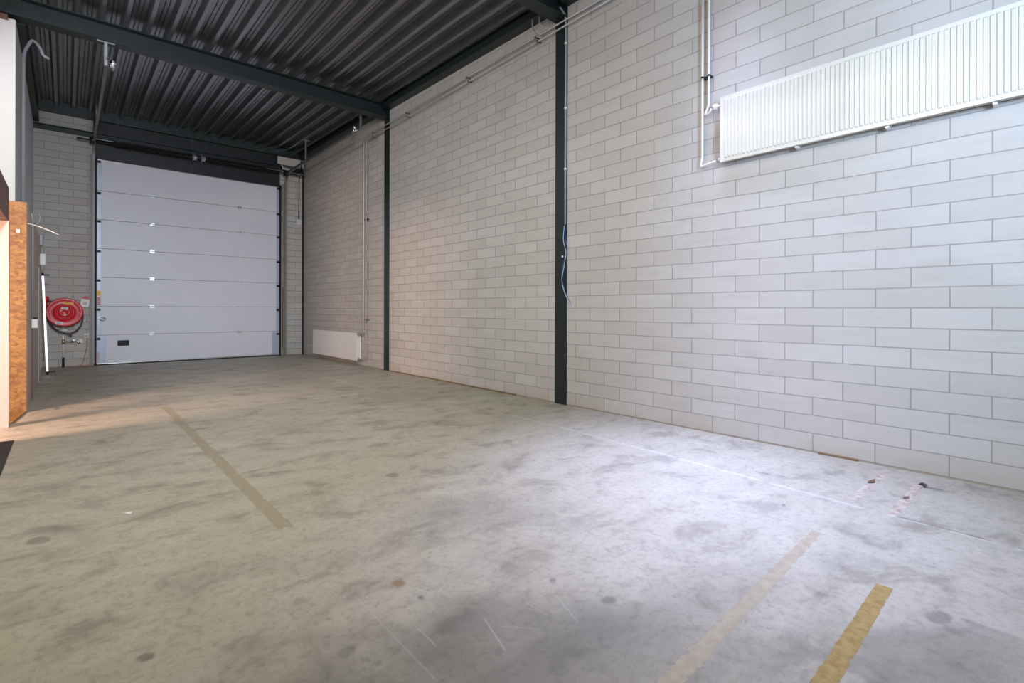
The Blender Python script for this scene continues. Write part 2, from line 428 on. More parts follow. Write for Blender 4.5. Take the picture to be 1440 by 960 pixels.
def make_floor():
    xs = np.concatenate([np.arange(-3.6, -0.62, 0.2), np.arange(-0.6, 4.73, 0.0125), [4.8]])
    ys = np.concatenate([np.arange(-2.6, 0.2, 0.2), np.arange(0.3, 5.0, 0.0125), np.arange(5.0, 13.9, 0.05)])
    X, Y = np.meshgrid(xs, ys)
    nx, ny = len(xs), len(ys)
    co = np.stack([X.ravel(), Y.ravel(), np.zeros(nx*ny)], 1)
    idx = np.arange(nx*ny).reshape(ny, nx)
    q = np.stack([idx[:-1, :-1], idx[:-1, 1:], idx[1:, 1:], idx[1:, :-1]], -1).reshape(-1, 4)
    me = bpy.data.meshes.new('floor')
    me.vertices.add(len(co)); me.vertices.foreach_set('co', co.ravel().astype(np.float32))
    me.loops.add(q.size); me.loops.foreach_set('vertex_index', q.ravel().astype(np.int32))
    me.polygons.add(len(q)); me.polygons.foreach_set('loop_start', (np.arange(len(q))*4).astype(np.int32))
    me.update(calc_edges=True); me.validate()
    wx = (lattice(X*9, Y*9, 1)-.5)*.09 + (lattice(X*30, Y*30, 2)-.5)*.035
    wy = (lattice(X*9, Y*9, 3)-.5)*.09 + (lattice(X*30, Y*30, 4)-.5)*.035
    ch = {'d': np.zeros_like(X), 'y': np.zeros_like(X), 'b': np.zeros_like(X)}
    for cx, cy, a, b, c, d, s, t in STAINS_AND_SHADE:
        size = 1/math.sqrt(abs(a*d-b*c))
        k = min(1.0, size*2.2)                      # small spots keep a crisp outline
        dx = X-cx + wx*k*1.6; dy = Y-cy + wy*k*1.6
        r = np.sqrt((a*dx+b*dy)**2 + (c*dx+d*dy)**2)
        s = min(1.0, s*1.3) if size < 0.06 else s*0.85
        soft = 0.30 if size < 0.06 else 0.75
        mk = np.clip((1.15-r)/soft, 0, 1); mk = mk*mk*(3-2*mk)*s
        if size > 0.28: mk = mk*(0.6+0.5*lattice(X*5, Y*5, 8))
        elif size > 0.05: mk = mk*np.clip(2.4*(0.55*lattice(X*11+7*cx, Y*11, 5)+0.45*lattice(X*31, Y*31+3*cy, 6))-0.45, 0, 1.15)
        ch[t] = 1-(1-ch[t])*(1-np.clip(mk, 0, 1))
    for t, nm in (('d', 'stain_and_shade'), ('y', 'stain_yellow'), ('b', 'stain_brown')):
        at = me.attributes.new(nm, 'FLOAT', 'POINT'); at.data.foreach_set('value', ch[t].ravel().astype(np.float32))
    o = bpy.data.objects.new('floor', me); C.objects.link(o)
    tag(o, 'stained grey concrete floor of the whole hall', 'floor', kind='structure')
    # material
    m, nt, b = mat_new('stained_concrete'); L = nt.links
    p = coords(nt); s = N(nt, 'ShaderNodeSeparateXYZ'); L.new(p, s.inputs[0])
    xo, yo = s.outputs['X'], s.outputs['Y']
    big = noise(nt, p, 0.55, 6, 0.6, 0.4)
    mp = N(nt, 'ShaderNodeMapping'); mp.inputs['Scale'].default_value = (1.0, 1.5, 1); mp.inputs['Rotation'].default_value = (0, 0, 0.5); L.new(p, mp.inputs['Vector'])
    mid = noise(nt, mp.outputs[0], 2.6, 8, 0.62, 0.6)
    fine = noise(nt, p, 26.0, 6, 0.7)
    grain = noise(nt, p, 160.0, 2, 0.6)
    col = mixc(nt, smooth(nt, big, 0.3, 0.72), FLOOR_A, FLOOR_B)
    col = mixc(nt, math_n(nt, 'MULTIPLY', smooth(nt, mid, 0.50, 0.70), 0.66), col, FLOOR_D)
    col = mixc(nt, math_n(nt, 'MULTIPLY', smooth(nt, mid, 0.50, 0.25), 0.35), col, FLOOR_L)
    col = mixc(nt, math_n(nt, 'MULTIPLY', smooth(nt, fine, 0.46, 0.70), 0.45), col, FLOOR_D)
    col = mixc(nt, math_n(nt, 'MULTIPLY', smooth(nt, grain, 0.45, 0.8), 0.25), col, FLOOR_D)
    spk = noise(nt, p, 55.0, 3, 0.6)
    col = mixc(nt, math_n(nt, 'MULTIPLY', smooth(nt, spk, 0.66, 0.74), 0.45), col, (0.10, 0.094, 0.08, 1))
    col = mixc(nt, math_n(nt, 'MULTIPLY', smooth(nt, noise(nt, p, 12.0, 7, 0.72, 0.8), 0.52, 0.68), 0.40), col, FLOOR_D)
    col = mixc(nt, math_n(nt, 'MULTIPLY', smooth(nt, noise(nt, p, 8.0, 7, 0.72, 0.5), 0.55, 0.72), 0.35), col, FLOOR_L)
    # fine swirling trowel / wheel marks
    wv = N(nt, 'ShaderNodeTexWave', wave_type='RINGS', inp={'Scale': 1.1, 'Distortion': 9.0, 'Detail': 4.0, 'Detail Scale': 1.4}); L.new(p, wv.inputs['Vector'])
    col = mixc(nt, math_n(nt, 'MULTIPLY', smooth(nt, wv.outputs['Fac'], 0.55, 1.0), 0.10), col, FLOOR_D)
    def attr(n): return N(nt, 'ShaderNodeAttribute', attribute_name=n).outputs['Fac']
    col = mixc(nt, math_n(nt, 'MULTIPLY', attr('stain_and_shade'), 0.66), col, (0.085, 0.080, 0.072, 1))
    col = mixc(nt, math_n(nt, 'MULTIPLY', attr('stain_yellow'), 0.6), col, (0.42, 0.40, 0.17, 1))
    col = mixc(nt, math_n(nt, 'MULTIPLY', attr('stain_brown'), 0.8), col, (0.22, 0.15, 0.09, 1))
    wob = math_n(nt, 'MULTIPLY', math_n(nt, 'SUBTRACT', noise(nt, p, 5.0, 3), 0.5), 0.02)
    brk = smooth(nt, noise(nt, p, 9.0, 3), 0.36, 0.5)
    def seg(x0, y0, x1, y1, w, soft):
        l = math.hypot(x1-x0, y1-y0); ux, uy = (x1-x0)/l, (y1-y0)/l
        dx = math_n(nt, 'ADD', xo, -x0); dy = math_n(nt, 'ADD', yo, -y0)
        along = math_n(nt, 'ADD', math_n(nt, 'MULTIPLY', dx, ux), math_n(nt, 'MULTIPLY', dy, uy))
        across = math_n(nt, 'ADD', math_n(nt, 'MULTIPLY', dx, -uy), math_n(nt, 'MULTIPLY', dy, ux))
        if w > 0.0055: across = math_n(nt, 'ADD', across, wob)
        d = smooth(nt, math_n(nt, 'ABSOLUTE', across), w*(1-soft), w*(1+soft), 1.0, 0.0)
        e = math_n(nt, 'ABSOLUTE', math_n(nt, 'ADD', along, -l/2))
        return math_n(nt, 'MULTIPLY', d, smooth(nt, e, l/2-0.02, l/2, 1.0, 0.0))
    # pale filled saw joints: two along the hall, one across it
    J = [(3.575, 0.0, 3.612, 0.80, .013, .5), (3.62, 0.90, 3.71, 2.2, .018, .5), (3.71, 2.2, 3.785, 3.75, .020, .5), (3.785, 3.75, 3.745, 5.5, .012, .6),
         (3.745, 5.5, 3.48, 6.75, .012, .8), (3.42, 6.62, 3.44, 8.5, .016, .6), (3.44, 8.5, 3.21, 11.3, .014, .7),
         (-0.5, 6.78, 0.8, 6.85, .012, .6), (0.8, 6.85, 1.95, 6.84, .012, .7), (1.95, 6.84, 3.48, 6.78, .020, .6)]
    for i, j in enumerate(J):
        k = math_n(nt, 'MULTIPLY', seg(*j), brk)
        col = mixc(nt, math_n(nt, 'MULTIPLY', k, 0.33), col, (0.62, 0.60, 0.56, 1))
    # dark broken edge of the joint next to the wall
    col = mixc(nt, math_n(nt, 'MULTIPLY', math_n(nt, 'MULTIPLY', seg(3.602, 0.05, 3.625, 0.75, .007, .5), smooth(nt, noise(nt, p, 7.0, 3), 0.42, 0.6)), 0.8), col, (0.10, 0.085, 0.07, 1))
    for x0, y0, x1, y1, w, st in SCRATCHES:
        col = mixc(nt, math_n(nt, 'MULTIPLY', seg(x0, y0, x1, y1, w, .6), abs(st)*0.42), col, (0.62, 0.60, 0.57, 1) if st > 0 else (0.10, 0.09, 0.085, 1))
    L.new(col, b.inputs['Base Color'])
    L.new(smooth(nt, mid, 0.3, 0.75, 0.46, 0.62), b.inputs['Roughness'])
    b.inputs['Specular IOR Level'].default_value = 0.45
    bp = N(nt, 'ShaderNodeBump', inp={'Strength': 0.12, 'Distance': 0.004}); L.new(fine, bp.inputs['Height']); L.new(bp.outputs['Normal'], b.inputs['Normal'])
    me.materials.append(m)
    return o
FLOOR_A = (0.380, 0.352, 0.280, 1); FLOOR_B = (0.440, 0.412, 0.340, 1); FLOOR_D = (0.190, 0.174, 0.136, 1); FLOOR_L = (0.51, 0.485, 0.42, 1)
make_floor()

def strip(name, x0, y0, x1, y1, w0, w1, mat, label, cat, h=0.0005, n=160):
    """a thin worn stripe lying on the floor; 'edge' is 1 in its middle and 0 at its rim"""
    bm = new_bm(); lay = bm.verts.layers.float.new('edge')
    d = Vector((x1-x0, y1-y0, 0)); l = d.length; d.normalize(); nrm = Vector((-d.y, d.x, 0))
    rows = []; rnd = random.Random(name+str(x0))
    cols = 8
    for i in range(n+1):
        t = i/n; w = w0+(w1-w0)*t
        a = w/2 + rnd.uniform(-.03, .02)*w; c = w/2 + rnd.uniform(-.03, .02)*w
        row = []
        for k in range(cols+1):
            f = k/cols; s = -a + (a+c)*f
            v = bm.verts.new(Vector((x0, y0, h)) + d*(l*t) + nrm*s)
            v[lay] = min(1, 4*min(f, 1-f)) * min(1, 18*min(t, 1-t)*l)
            row.append(v)
        rows.append(row)
    for a, b in zip(rows, rows[1:]):
        for k in range(cols): bm.faces.new((a[k], a[k+1], b[k+1], b[k]))
    bmesh.ops.recalc_face_normals(bm, faces=bm.faces)
    if bm.faces[:][0].normal.z < 0: bmesh.ops.reverse_faces(bm, faces=bm.faces)
    o = obj(name, bm, mat, origin=((x0+x1)/2, (y0+y1)/2, 0))
    return tag(o, label, cat)
strip('floor_stripe', 2.665, 0.590, 1.50, 0.553, 0.062, 0.068, M['yellow_paint'], 'bright yellow worn painted stripe on the concrete in the right foreground', 'floor marking')
strip('floor_stripe', 3.05, 0.975, 1.10, 0.868, 0.055, 0.080, M['pale_paint'], 'long faded cream painted stripe on the concrete, behind the bright yellow stripe', 'floor marking')
strip('floor_tape', 4.64, 1.005, 3.72, 0.995, 0.052, 0.05, M['tape_paint'], 'torn pale tape remnant near the block wall, the one farther from the camera', 'floor tape')
strip('floor_tape', 4.44, 0.782, 3.62, 0.765, 0.055, 0.06, M['tape_paint'], 'torn pale tape remnant near the block wall with a dark curl at its end', 'floor tape')
strip('floor_stripe', 0.915, 7.40, 0.905, 2.86, 0.085, 0.085, M['brown_line'], 'long brownish worn line running along the hall floor towards the big door', 'floor marking', n=300)
# loose flakes of the torn tape
def flake(name, pts, mat, label, z=0.002, lift=0.012):
    bm = new_bm(); n = len(pts)
    top = [bm.verts.new((x, y, z+lift*abs(math.sin(i*1.9)))) for i, (x, y) in enumerate(pts)]
    r = bmesh.ops.extrude_face_region(bm, geom=[bm.faces.new(top)])
    bmesh.ops.translate(bm, verts=[v for v in r['geom'] if isinstance(v, bmesh.types.BMVert)], vec=(0, 0, 0.0015))
    bmesh.ops.recalc_face_normals(bm, faces=bm.faces)
    o = obj(name, bm, mat, origin=(pts[0][0], pts[0][1], 0)); tag(o, label, 'tape flake'); return o
# ------------------------------------------------------------------ room shell
WX = 4.719; EY = 13.74            # face of the block wall, face of the end wall
slope = 0.014
def roof(y): return 5.15 + slope*(y-9.0)

bm = new_bm(); add_box(bm, WX, WX+0.2, -2.6, 4.43, -0.02, 5.6)
tag(obj('wall_right', bm, block_mat('block_wall_front', 'Y', 3.9715)), 'pale block wall of the bay with the high radiator', 'wall', kind='structure')
bm = new_bm(); add_box(bm, WX, WX+0.2, 4.43, 9.08, -0.02, 5.6)
tag(obj('wall_right', bm, block_mat('block_wall_middle', 'Y', 4.881)), 'pale block wall between the two steel columns', 'wall', kind='structure')
bm = new_bm(); add_box(bm, WX, WX+0.2, 9.08, EY+0.2, -0.02, 5.6)
tag(obj('wall_right', bm, block_mat('block_wall_rear', 'Y', 9.3)), 'pale block wall of the rear bay beside the big door', 'wall', kind='structure')
DX0, DX1, DZ = 0.385, 4.25, 4.33
bm = new_bm()
for a in ((-3.6, DX0, -0.02, 5.6), (DX1, WX, -0.02, 5.6), (DX0, DX1, DZ, 5.6)):
    add_box(bm, a[0], a[1], EY, EY+0.2, a[2], a[3])
tag(obj('wall_back', bm, block_mat('block_wall_end', 'X', 0.12)), 'block end wall around the big sectional door', 'wall', kind='structure')
bm = new_bm(); add_box(bm, -3.6, WX+0.2, -2.8, -2.6, -0.02, 5.6)
tag(obj('wall_front', bm, M['front_wall']), 'plain wall behind the camera', 'wall', kind='structure')
bm = new_bm(); add_box(bm, -0.66, -0.56, -2.6, 6.35, 0, 5.6)
tag(obj('wall_left', bm, M['front_wall']), 'plain partition wall left of the camera', 'wall', kind='structure')
# upper office volume on the left
bm = new_bm(); add_box(bm, -3.6, -0.482, 8.98, 9.06, 2.3, 4.83)
tag(obj('wall_office', bm, M['wall_white']), 'white upper office wall facing the camera, above the strand board', 'wall', kind='structure')
bm = new_bm(); add_box(bm, -0.56, -0.482, 9.06, EY, 0.0, 4.85)
tag(obj('wall_side', bm, M['wall_grey']), 'grey side of the office volume running back to the end wall', 'wall', kind='structure')
bm = new_bm(); add_box(bm, -3.6, -0.55, 8.94, 8.98, 4.80, 4.86, 0.004)
tag(obj('trim_1', bm, M['brown']), 'brown capping strip on top of the white upper wall', 'trim', kind='structure')
bm = new_bm(); add_box(bm, -0.60, -0.40, 9.2, EY, 4.87, 5.13)
tag(obj('trim_2', bm, M['green']), 'dark steel edge member above the grey office side', 'trim', kind='structure')
bm = new_bm(); add_box(bm, -3.6, -.57, 6.20, 8.975, 2.44, 2.52)  # unseen slab added to keep the side room lamp off the white wall
tag(obj('ceiling', bm, M['front_wall']), 'unseen low ceiling added over the side room to block its lamp', 'ceiling', kind='structure')
# ceiling deck: trapezoidal sheet, ribs along the hall, two small grooves in each raised flange
def deck():
    P = 0.2565; bm = new_bm(); prof = []
    x = 0.50 - 16*P
    hw = 0.105; tw = 0.072      # half widths at the low and the raised edge of the web
    H = 0.105; g = 0.012
    while x < 4.95:
        for dx, dz in ((-hw, 0), (-tw, H), (-0.032, H), (-0.024, H-g), (-0.016, H), (0.016, H), (0.024, H-g), (0.032, H), (tw, H), (hw, 0)):
            prof.append((x+dx, dz))
        x += P
    y0, y1 = -2.6, EY+0.1
    T = 0.002
    ends = []
    for y in (y0, y1):
        ends.append(([bm.verts.new((u, y, roof(y)+v)) for u, v in prof], [bm.verts.new((u, y, roof(y)+v+T)) for u, v in prof]))
    for k in range(len(prof)-1):
        for j in (0, 1):
            bm.faces.new((ends[0][j][k], ends[0][j][k+1], ends[1][j][k+1], ends[1][j][k]))
    bmesh.ops.recalc_face_normals(bm, faces=bm.faces)
    return bm
tag(obj('ceiling', deck(), M['deck']), 'ribbed galvanised steel roof deck', 'ceiling', kind='structure')
bm = new_bm()
vs = [bm.verts.new(p) for p in ((-3.8,-2.8,roof(-2.8)+.16),(5.0,-2.8,roof(-2.8)+.16),(5.0,14.0,roof(14)+.16),(-3.8,14.0,roof(14)+.16))]
r = bmesh.ops.extrude_face_region(bm, geom=[bm.faces.new(vs)])
bmesh.ops.translate(bm, verts=[v for v in r['geom'] if isinstance(v, bmesh.types.BMVert)], vec=(0,0,.1))
bmesh.ops.recalc_face_normals(bm, faces=bm.faces)
tag(obj('ceiling', bm, M['front_wall']), 'roof insulation above the steel deck', 'roof', kind='structure')

def h_section(w, h, tf, tw, a, b):
    """closed outline of an H section, centred on (a, b) = (mid, bottom)"""
    return [(a-w/2, b), (a+w/2, b), (a+w/2, b+tf), (a+tw/2, b+tf), (a+tw/2, b+h-tf), (a+w/2, b+h-tf), (a+w/2, b+h), (a-w/2, b+h), (a-w/2, b+h-tf), (a-tw/2, b+h-tf), (a-tw/2, b+tf), (a-w/2, b+tf)]
for yc, zb, lab in ((4.43, 4.845, 'dark green steel roof beam nearest the camera'), (9.08, 4.895, 'dark green steel roof beam across the hall before the big door')):
    bm = new_bm(); add_extrude(bm, h_section(0.2, roof(yc)-zb-0.002, 0.014, 0.009, yc, zb), 'X', -3.6, WX-0.03)
    tag(obj('steel_beam', bm, M['green'], origin=(2, yc, zb)), lab, 'beam', kind='structure')
for yc, lab in ((4.435, 'dark green steel column nearest the camera'), (9.087, 'dark green steel column farther back, by the rear bay')):
    bm = new_bm()
    w = 0.198; x1 = WX+0.15; x0 = WX-0.012; tf = 0.015
    # flange flush with the block face, web and rear flange buried in the wall; base plate at the floor
    add_extrude(bm, [(x0, yc-w/2), (x0, yc+w/2), (x0+tf, yc+w/2), (x0+tf, yc+.006), (x1-tf, yc+.006), (x1-tf, yc+w/2), (x1, yc+w/2), (x1, yc-w/2), (x1-tf, yc-w/2), (x1-tf, yc-.006), (x0+tf, yc-.006), (x0+tf, yc-w/2)], 'Z', 0.0, roof(yc)-0.003)
    add_box(bm, WX-0.015, WX, yc-w/2-.001, yc+w/2+.001, 0, 0.012)
    tag(obj('steel_column', bm, M['green'], origin=(WX, yc, 0)), lab, 'column', kind='structure')
for y0, y1, lab in ((-2.6, 4.33, 'front'), (4.54, 8.975, 'middle'), (9.19, EY-.02, 'rear')):
    bm = new_bm()
    x0 = WX-0.15
    q = [(x0, 0), (WX-0.002, 0), (WX-0.002, .012), (x0+.012, .012), (x0+.012, .088), (WX-.002, .088), (WX-.002, .1), (x0, .1)]
    r0 = [bm.verts.new((u, y0, roof(y0)-0.103+v)) for u, v in q]; r1 = [bm.verts.new((u, y1, roof(y1)-0.103+v)) for u, v in q]
    for k in range(8): bm.faces.new((r0[k], r0[(k+1) % 8], r1[(k+1) % 8], r1[k]))
    bm.faces.new(r0); bm.faces.new(r1); bmesh.ops.recalc_face_normals(bm, faces=bm.faces)
    tag(obj('edge_beam', bm, M['green'], origin=(WX, (y0+y1)/2, 5.0)), 'dark green edge beam along the top of the block wall, %s bay' % lab, 'beam', kind='structure')
# end wall steel: upper trim, tie beam, dark cladding above the door
bm = new_bm(); add_box(bm, -0.56, WX-.005, EY-0.10, EY-.001, 5.10, roof(EY)+.10)
tag(obj('trim_3', bm, M['green']), 'dark steel trim where the roof deck meets the end wall', 'trim', kind='structure')
bm = new_bm(); add_extrude(bm, [(EY-.09, 4.74), (EY-.001, 4.74), (EY-.001, 4.84), (EY-.09, 4.84), (EY-.09, 4.828), (EY-.015, 4.828), (EY-.015, 4.752), (EY-.09, 4.752)], 'X', -0.56, WX-.02)
tag(obj('steel_beam', bm, M['green'], origin=(2, EY, 4.74)), 'dark tie beam across the end wall above the big door', 'beam', kind='structure')
bm = new_bm(); add_box(bm, 0.43, 2.20, EY-.02, EY-.001, 4.27, 5.10, .002); add_box(bm, 2.205, 4.12, EY-.02, EY-.001, 4.27, 5.10, .002)
tag(obj('trim_4', bm, M['black_green']), 'dark cladding panel above the big door', 'trim', kind='structure')
bm = new_bm(); add_box(bm, 4.680, 4.718, EY-.03, EY-.001, 0, 4.74)
tag(obj('trim_5', bm, M['steel_dark']), 'thin dark corner strip between end wall and block wall', 'trim', kind='structure')

# ------------------------------------------------------------------ sectional door
FY = 13.705                                   # front face of the panels
door = empty('door_1', (2.3, FY, 0), 'large white sectional overhead door closing the end of the hall', 'door', kind='structure')
X0, X1 = 0.492, 4.10
joints = [0.025, 0.632, 1.238, 1.845, 2.451, 3.056, 3.66, 4.292]
capc = 0.065
for i in range(7):
    z0, z1 = joints[i]+.003, joints[i+1]-.003
    bm = new_bm(); add_box(bm, X0, X1, FY, FY+.04, z0, z1, .006)
    p = obj('panel', bm, M['door_white'], door)
    wl = 0.148 if i == 0 else capc; wr = 0.16 if i == 0 else capc
    for a, b in ((X0-.002, X0+wl), (X1-wr, X1+.002)):
        bm = new_bm(); add_box(bm, a, b, FY-.004, FY+.02, z0+.002, z1-.002, .0015)
        obj('end_cap', bm, M['door_cap'], p, label='grey steel end cap')
    if i < 6:
        for hx in (1.44, 3.18):
            bm = new_bm(); add_box(bm, hx-.045, hx+.045, FY-.006, FY, z1-.03, z1+.034, .002)
            add_tube(bm, [(hx-.045, FY-.006, z1+.003), (hx+.045, FY-.006, z1+.003)], .007, 8)
            obj('hinge', bm, M['alu'], p, label='bright metal hinge')
zr = [0.551, 1.162, 1.773, 2.384, 3.009, 3.598, 4.253]
for z in zr:
    for sx in (-1, 1):
        xe = X0 if sx < 0 else X1
        bm = new_bm()
        add_box(bm, min(xe, xe-sx*.06), max(xe, xe-sx*.06), FY-.012, FY-.003, z-.022, z+.03, .002)
        add_tube(bm, [(xe-sx*.055, FY-.026, z), (xe+sx*.03, FY-.026, z)], .011, 8)
        add_lathe(bm, [(.0, -.012), (.022, -.012), (.022, .012), (0, .012)], (xe+sx*.026, FY-.026, z), 'X', 14)
        obj('roller_bracket', bm, M['steel_dark'], door, label='dark roller bracket at the door edge')
bm = new_bm(); add_box(bm, X0, X1, FY-.010, FY+.035, 4.286, 4.306, .003); obj('top_rail', bm, M['alu'], door, label='bright aluminium rail')
bm = new_bm(); add_box(bm, X0, X1, FY-.010, FY+.035, 0.022, 0.046, .003); obj('bottom_rail', bm, M['alu'], door, label='bright aluminium rail')
bm = new_bm(); add_box(bm, X0-.03, X1+.03, FY-.014, FY+.03, 0.0, 0.024, .006); obj('bottom_seal', bm, M['rubber'], door, label='black rubber seal')
for sx, xa, xb in ((-1, X0-.045, X0-.006), (1, X1+.006, X1+.05)):
    bm = new_bm(); add_box(bm, xa, xb, FY-.02, FY+.05, 0, 4.35, .002); obj('side_seal', bm, M['rubber'], door, label='black rubber side seal')
# tracks: vertical angle, C-track, curve and sloping-free horizontal run, hung from the roof
def c_track(bm, path, w=.026):
    """open C profile swept along a path lying in a plane x = const"""
    prof = [(-w, -.02), (w, -.02), (w, .02), (w-.006, .02), (w-.006, -.014), (-w+.006, -.014), (-w+.006, .02), (-w, .02)]
    rings = []
    for i, (x, y, z) in enumerate(path):
        a = Vector(path[max(i-1, 0)]); b = Vector(path[min(i+1, len(path)-1)]); t = (b-a).normalized()
        nn = Vector((0, -t.z, t.y))
        rings.append([bm.verts.new(Vector((x, y, z)) + nn*u + Vector((1, 0, 0))*v*track_side) for u, v in prof])
    for a, b in zip(rings, rings[1:]):
        for k in range(8): bm.faces.new((a[k], a[(k+1) % 8], b[(k+1) % 8], b[k]))
    bm.faces.new(rings[0]); bm.faces.new(rings[-1]); bmesh.ops.recalc_face_normals(bm, faces=bm.faces)
for side, xt, zt, yend in ((1, 0.432, 4.66, 9.02), (-1, 4.245, 4.665, 9.19)):
    track_side = side
    R = 0.38; yv = FY-.03
    path = [(xt, yv, 0.05), (xt, yv, zt-R)]
    for k in range(1, 11):
        a = PI/2*k/10
        path.append((xt, yv-R+R*math.cos(a), zt-R+R*math.sin(a)))
    path.append((xt, yend, zt))
    bm = new_bm(); c_track(bm, path); obj('track', bm, M['track_steel'], door, label='dull steel door track')
    bm = new_bm()
    xa = xt-.045*side if side > 0 else xt-.045
    q = [(xt-.03, EY-.07), (xt-.024, EY-.07), (xt-.024, EY-.006), (xt+.03, EY-.006), (xt+.03, EY-.0005), (xt-.03, EY-.0005)] if side > 0 else [(xt+.03, EY-.07), (xt+.024, EY-.07), (xt+.024, EY-.006), (xt-.03, EY-.006), (xt-.03, EY-.0005), (xt+.03, EY-.0005)]
    q = [(u-.03*side if side > 0 else u-.03, v) for u, v in q]
    add_extrude(bm, q, 'Z', 0.0, 4.4); obj('frame_angle', bm, M['frame_paint'], door, label='grey beige frame angle')
    # hangers to the roof
    for yy in ((9.05, 11.0) if side > 0 else (9.30, 12.28)):
        if side > 0 and yy > 10: continue
        bm = new_bm()
        ztop = roof(yy)-.01 if yy > 9.2 else 4.893
        add_box(bm, xt-.018*side-.018, xt-.018*side+.018, yy-.02, yy+.02, zt-.10 if side > 0 else zt-.03, ztop, .002)
        add_box(bm, xt-.018*side-.10, xt-.018*side+.10, yy-.018, yy+.018, ztop-.012, ztop, .002)
        obj('track_hanger', bm, M['grey_pipe'] if side > 0 else M['galv'], door, label='upright hanger holding the track under the roof')
    # rubber end stop with spring
    bm = new_bm(); ye = yend+.16
    add_box(bm, xt+.045*side-.012, xt+.045*side+.012, ye-.03, ye+.03, zt-.05, zt+.05, .003)
    add_tube(bm, [(xt+.07*side, ye, zt-.035), (xt+.07*side, ye+.14, zt-.035)], .022, 12)
    add_lathe(bm, [(.018, -.01), (.04, -.01), (.04, .01), (.018, .01)], (xt+.07*side, ye-.02, zt+.015), 'Y', 16)
    obj('end_stop', bm, M['alu'], door, label='bright sprung end stop')
bm = new_bm(); add_tube(bm, [(.428, 12.30, 4.66), (.428, 12.30, roof(12.3)-.01)], .012, 8); obj('track_hanger', bm, M['galv'], door, label='thin rod holding the left track under the roof')
bm = new_bm(); add_box(bm, 4.19, 4.212, EY-.008, EY-.0005, .18, 1.75, .001); obj('rust_strip', bm, M['rust'], door, label='rusty brown edge strip')
# torsion shaft with springs, bearings and cable drums
SY, SZ = 13.50, 4.63
bm = new_bm(); add_tube(bm, [(.16, SY, SZ), (4.62, SY, SZ)], .016, 12); obj('torsion_shaft', bm, M['steel_dark'], door)
for a, b in ((.75, 2.15), (2.46, 3.75)):
    bm = new_bm(); pts = []
    turns = int((b-a)/.03)
    for k in range(turns*8+1):
        t = k/(turns*8); an = 2*PI*turns*t
        pts.append((a+(b-a)*t, SY+.045*math.cos(an), SZ+.045*math.sin(an)))
    add_tube(bm, pts, .009, 5); obj('torsion_spring', bm, M['steel_dark'], door)
for dx in (.40, 4.20):
    bm = new_bm(); add_lathe(bm, [(.02, -.04), (.085, -.04), (.085, -.03), (.065, -.025), (.065, .025), (.085, .03), (.085, .04), (.02, .04)], (dx, SY, SZ), 'X', 24); obj('cable_drum', bm, M['steel_dark'], door)
for dx in (2.21, 2.38):
    bm = new_bm()
    add_box(bm, dx-.045, dx-.037, SY-.06, EY-.002, SZ-.10, SZ+.09, .002)
    add_lathe(bm, [(.02, -.03), (.058, -.03), (.058, -.018), (.05, -.012), (.05, .012), (.058, .018), (.058, .03), (.02, .03)], (dx, SY, SZ), 'X', 20)
    for k in range(6):
        an = 2*PI*k/6
        add_box(bm, dx-.034, dx+.034, SY+.052*math.cos(an)-.006, SY+.052*math.cos(an)+.006, SZ+.052*math.sin(an)-.006, SZ+.052*math.sin(an)+.006)
    obj('shaft_bearing', bm, M['galv'], door, label='galvanised centre bearing with bolts')
for a, b in ((.47, .83), (3.72, 4.16)):
    bm = new_bm(); add_box(bm, a, b, 13.62, 13.645, 4.70, 4.712, .002); obj('top_bracket', bm, M['galv'], door, label='thin galvanised bracket rail')
# recessed hand grip, slide lock and stickers
bm = new_bm(); add_box(bm, .835, 1.035, FY-.012, FY-.0005, .392, .512, .006)
for k in range(3): add_box(bm, .855, 1.015, FY-.016, FY-.010, .415+.028*k, .427+.028*k, .002)
obj('hand_grip', bm, M['black'], door, label='black plastic hand grip')
bm = new_bm()
add_box(bm, .515, .555, FY-.010, FY-.004, .93, 1.01, .002)
pts = [(.53 + .05 + .055*math.cos(a), FY-.03-.012*math.sin(a*.5), .972+.032*math.sin(a)) for a in [2*PI*k/20 for k in range(21)]]
add_tube(bm, pts, .008, 8)
add_box(bm, .52, .60, FY-.03, FY-.005, .964, .98, .003)
obj('slide_lock', bm, M['galv'], door, label='galvanised slide lock with loop handle')
def sticker(name, x0, x1, z0, z1, y, mat, parent, label, ink=None, rows=4):
    bm = new_bm(); add_box(bm, x0, x1, y-.0015, y, z0, z1); s = obj(name, bm, mat, parent, label=label)
    if ink:
        bm = new_bm(); h = (z1-z0)/(rows*2+1)
        rnd = random.Random(name+str(z0))
        for k in range(rows):
            zz = z0+h*(2*k+1); add_box(bm, x0+.006, x1-.006-rnd.random()*.012, y-.0025, y-.0014, zz, zz+h*.8)
        obj('sticker_print', bm, ink, s)
    return s
sticker('warning_sticker', .494, .555, 1.455, 1.56, FY-.004, M['yellow_sticker'], door, 'yellow warning sticker')
sticker('warning_sticker', .494, .553, 1.255, 1.44, FY-.004, M['pink_sticker'], door, 'faded sticker with red lines', M['red_ink'], 4)
bm = new_bm(); v = [(.494, .06), (.535, .06), (.530, .13), (.550, .27), (.494, .27)]
add_extrude(bm, [(a, b) for a, b in v], 'Y', FY-.0056, FY-.0041) if False else None
vv = [bm.verts.new((a, FY-.0056, b)) for a, b in v]; r = bmesh.ops.extrude_face_region(bm, geom=[bm.faces.new(vv)])
bmesh.ops.translate(bm, verts=[q for q in r['geom'] if isinstance(q, bmesh.types.BMVert)], vec=(0, .0015, 0)); bmesh.ops.recalc_face_normals(bm, faces=bm.faces)
obj('worn_sticker', bm, M['pink_sticker'], door, label='torn pinkish sticker')

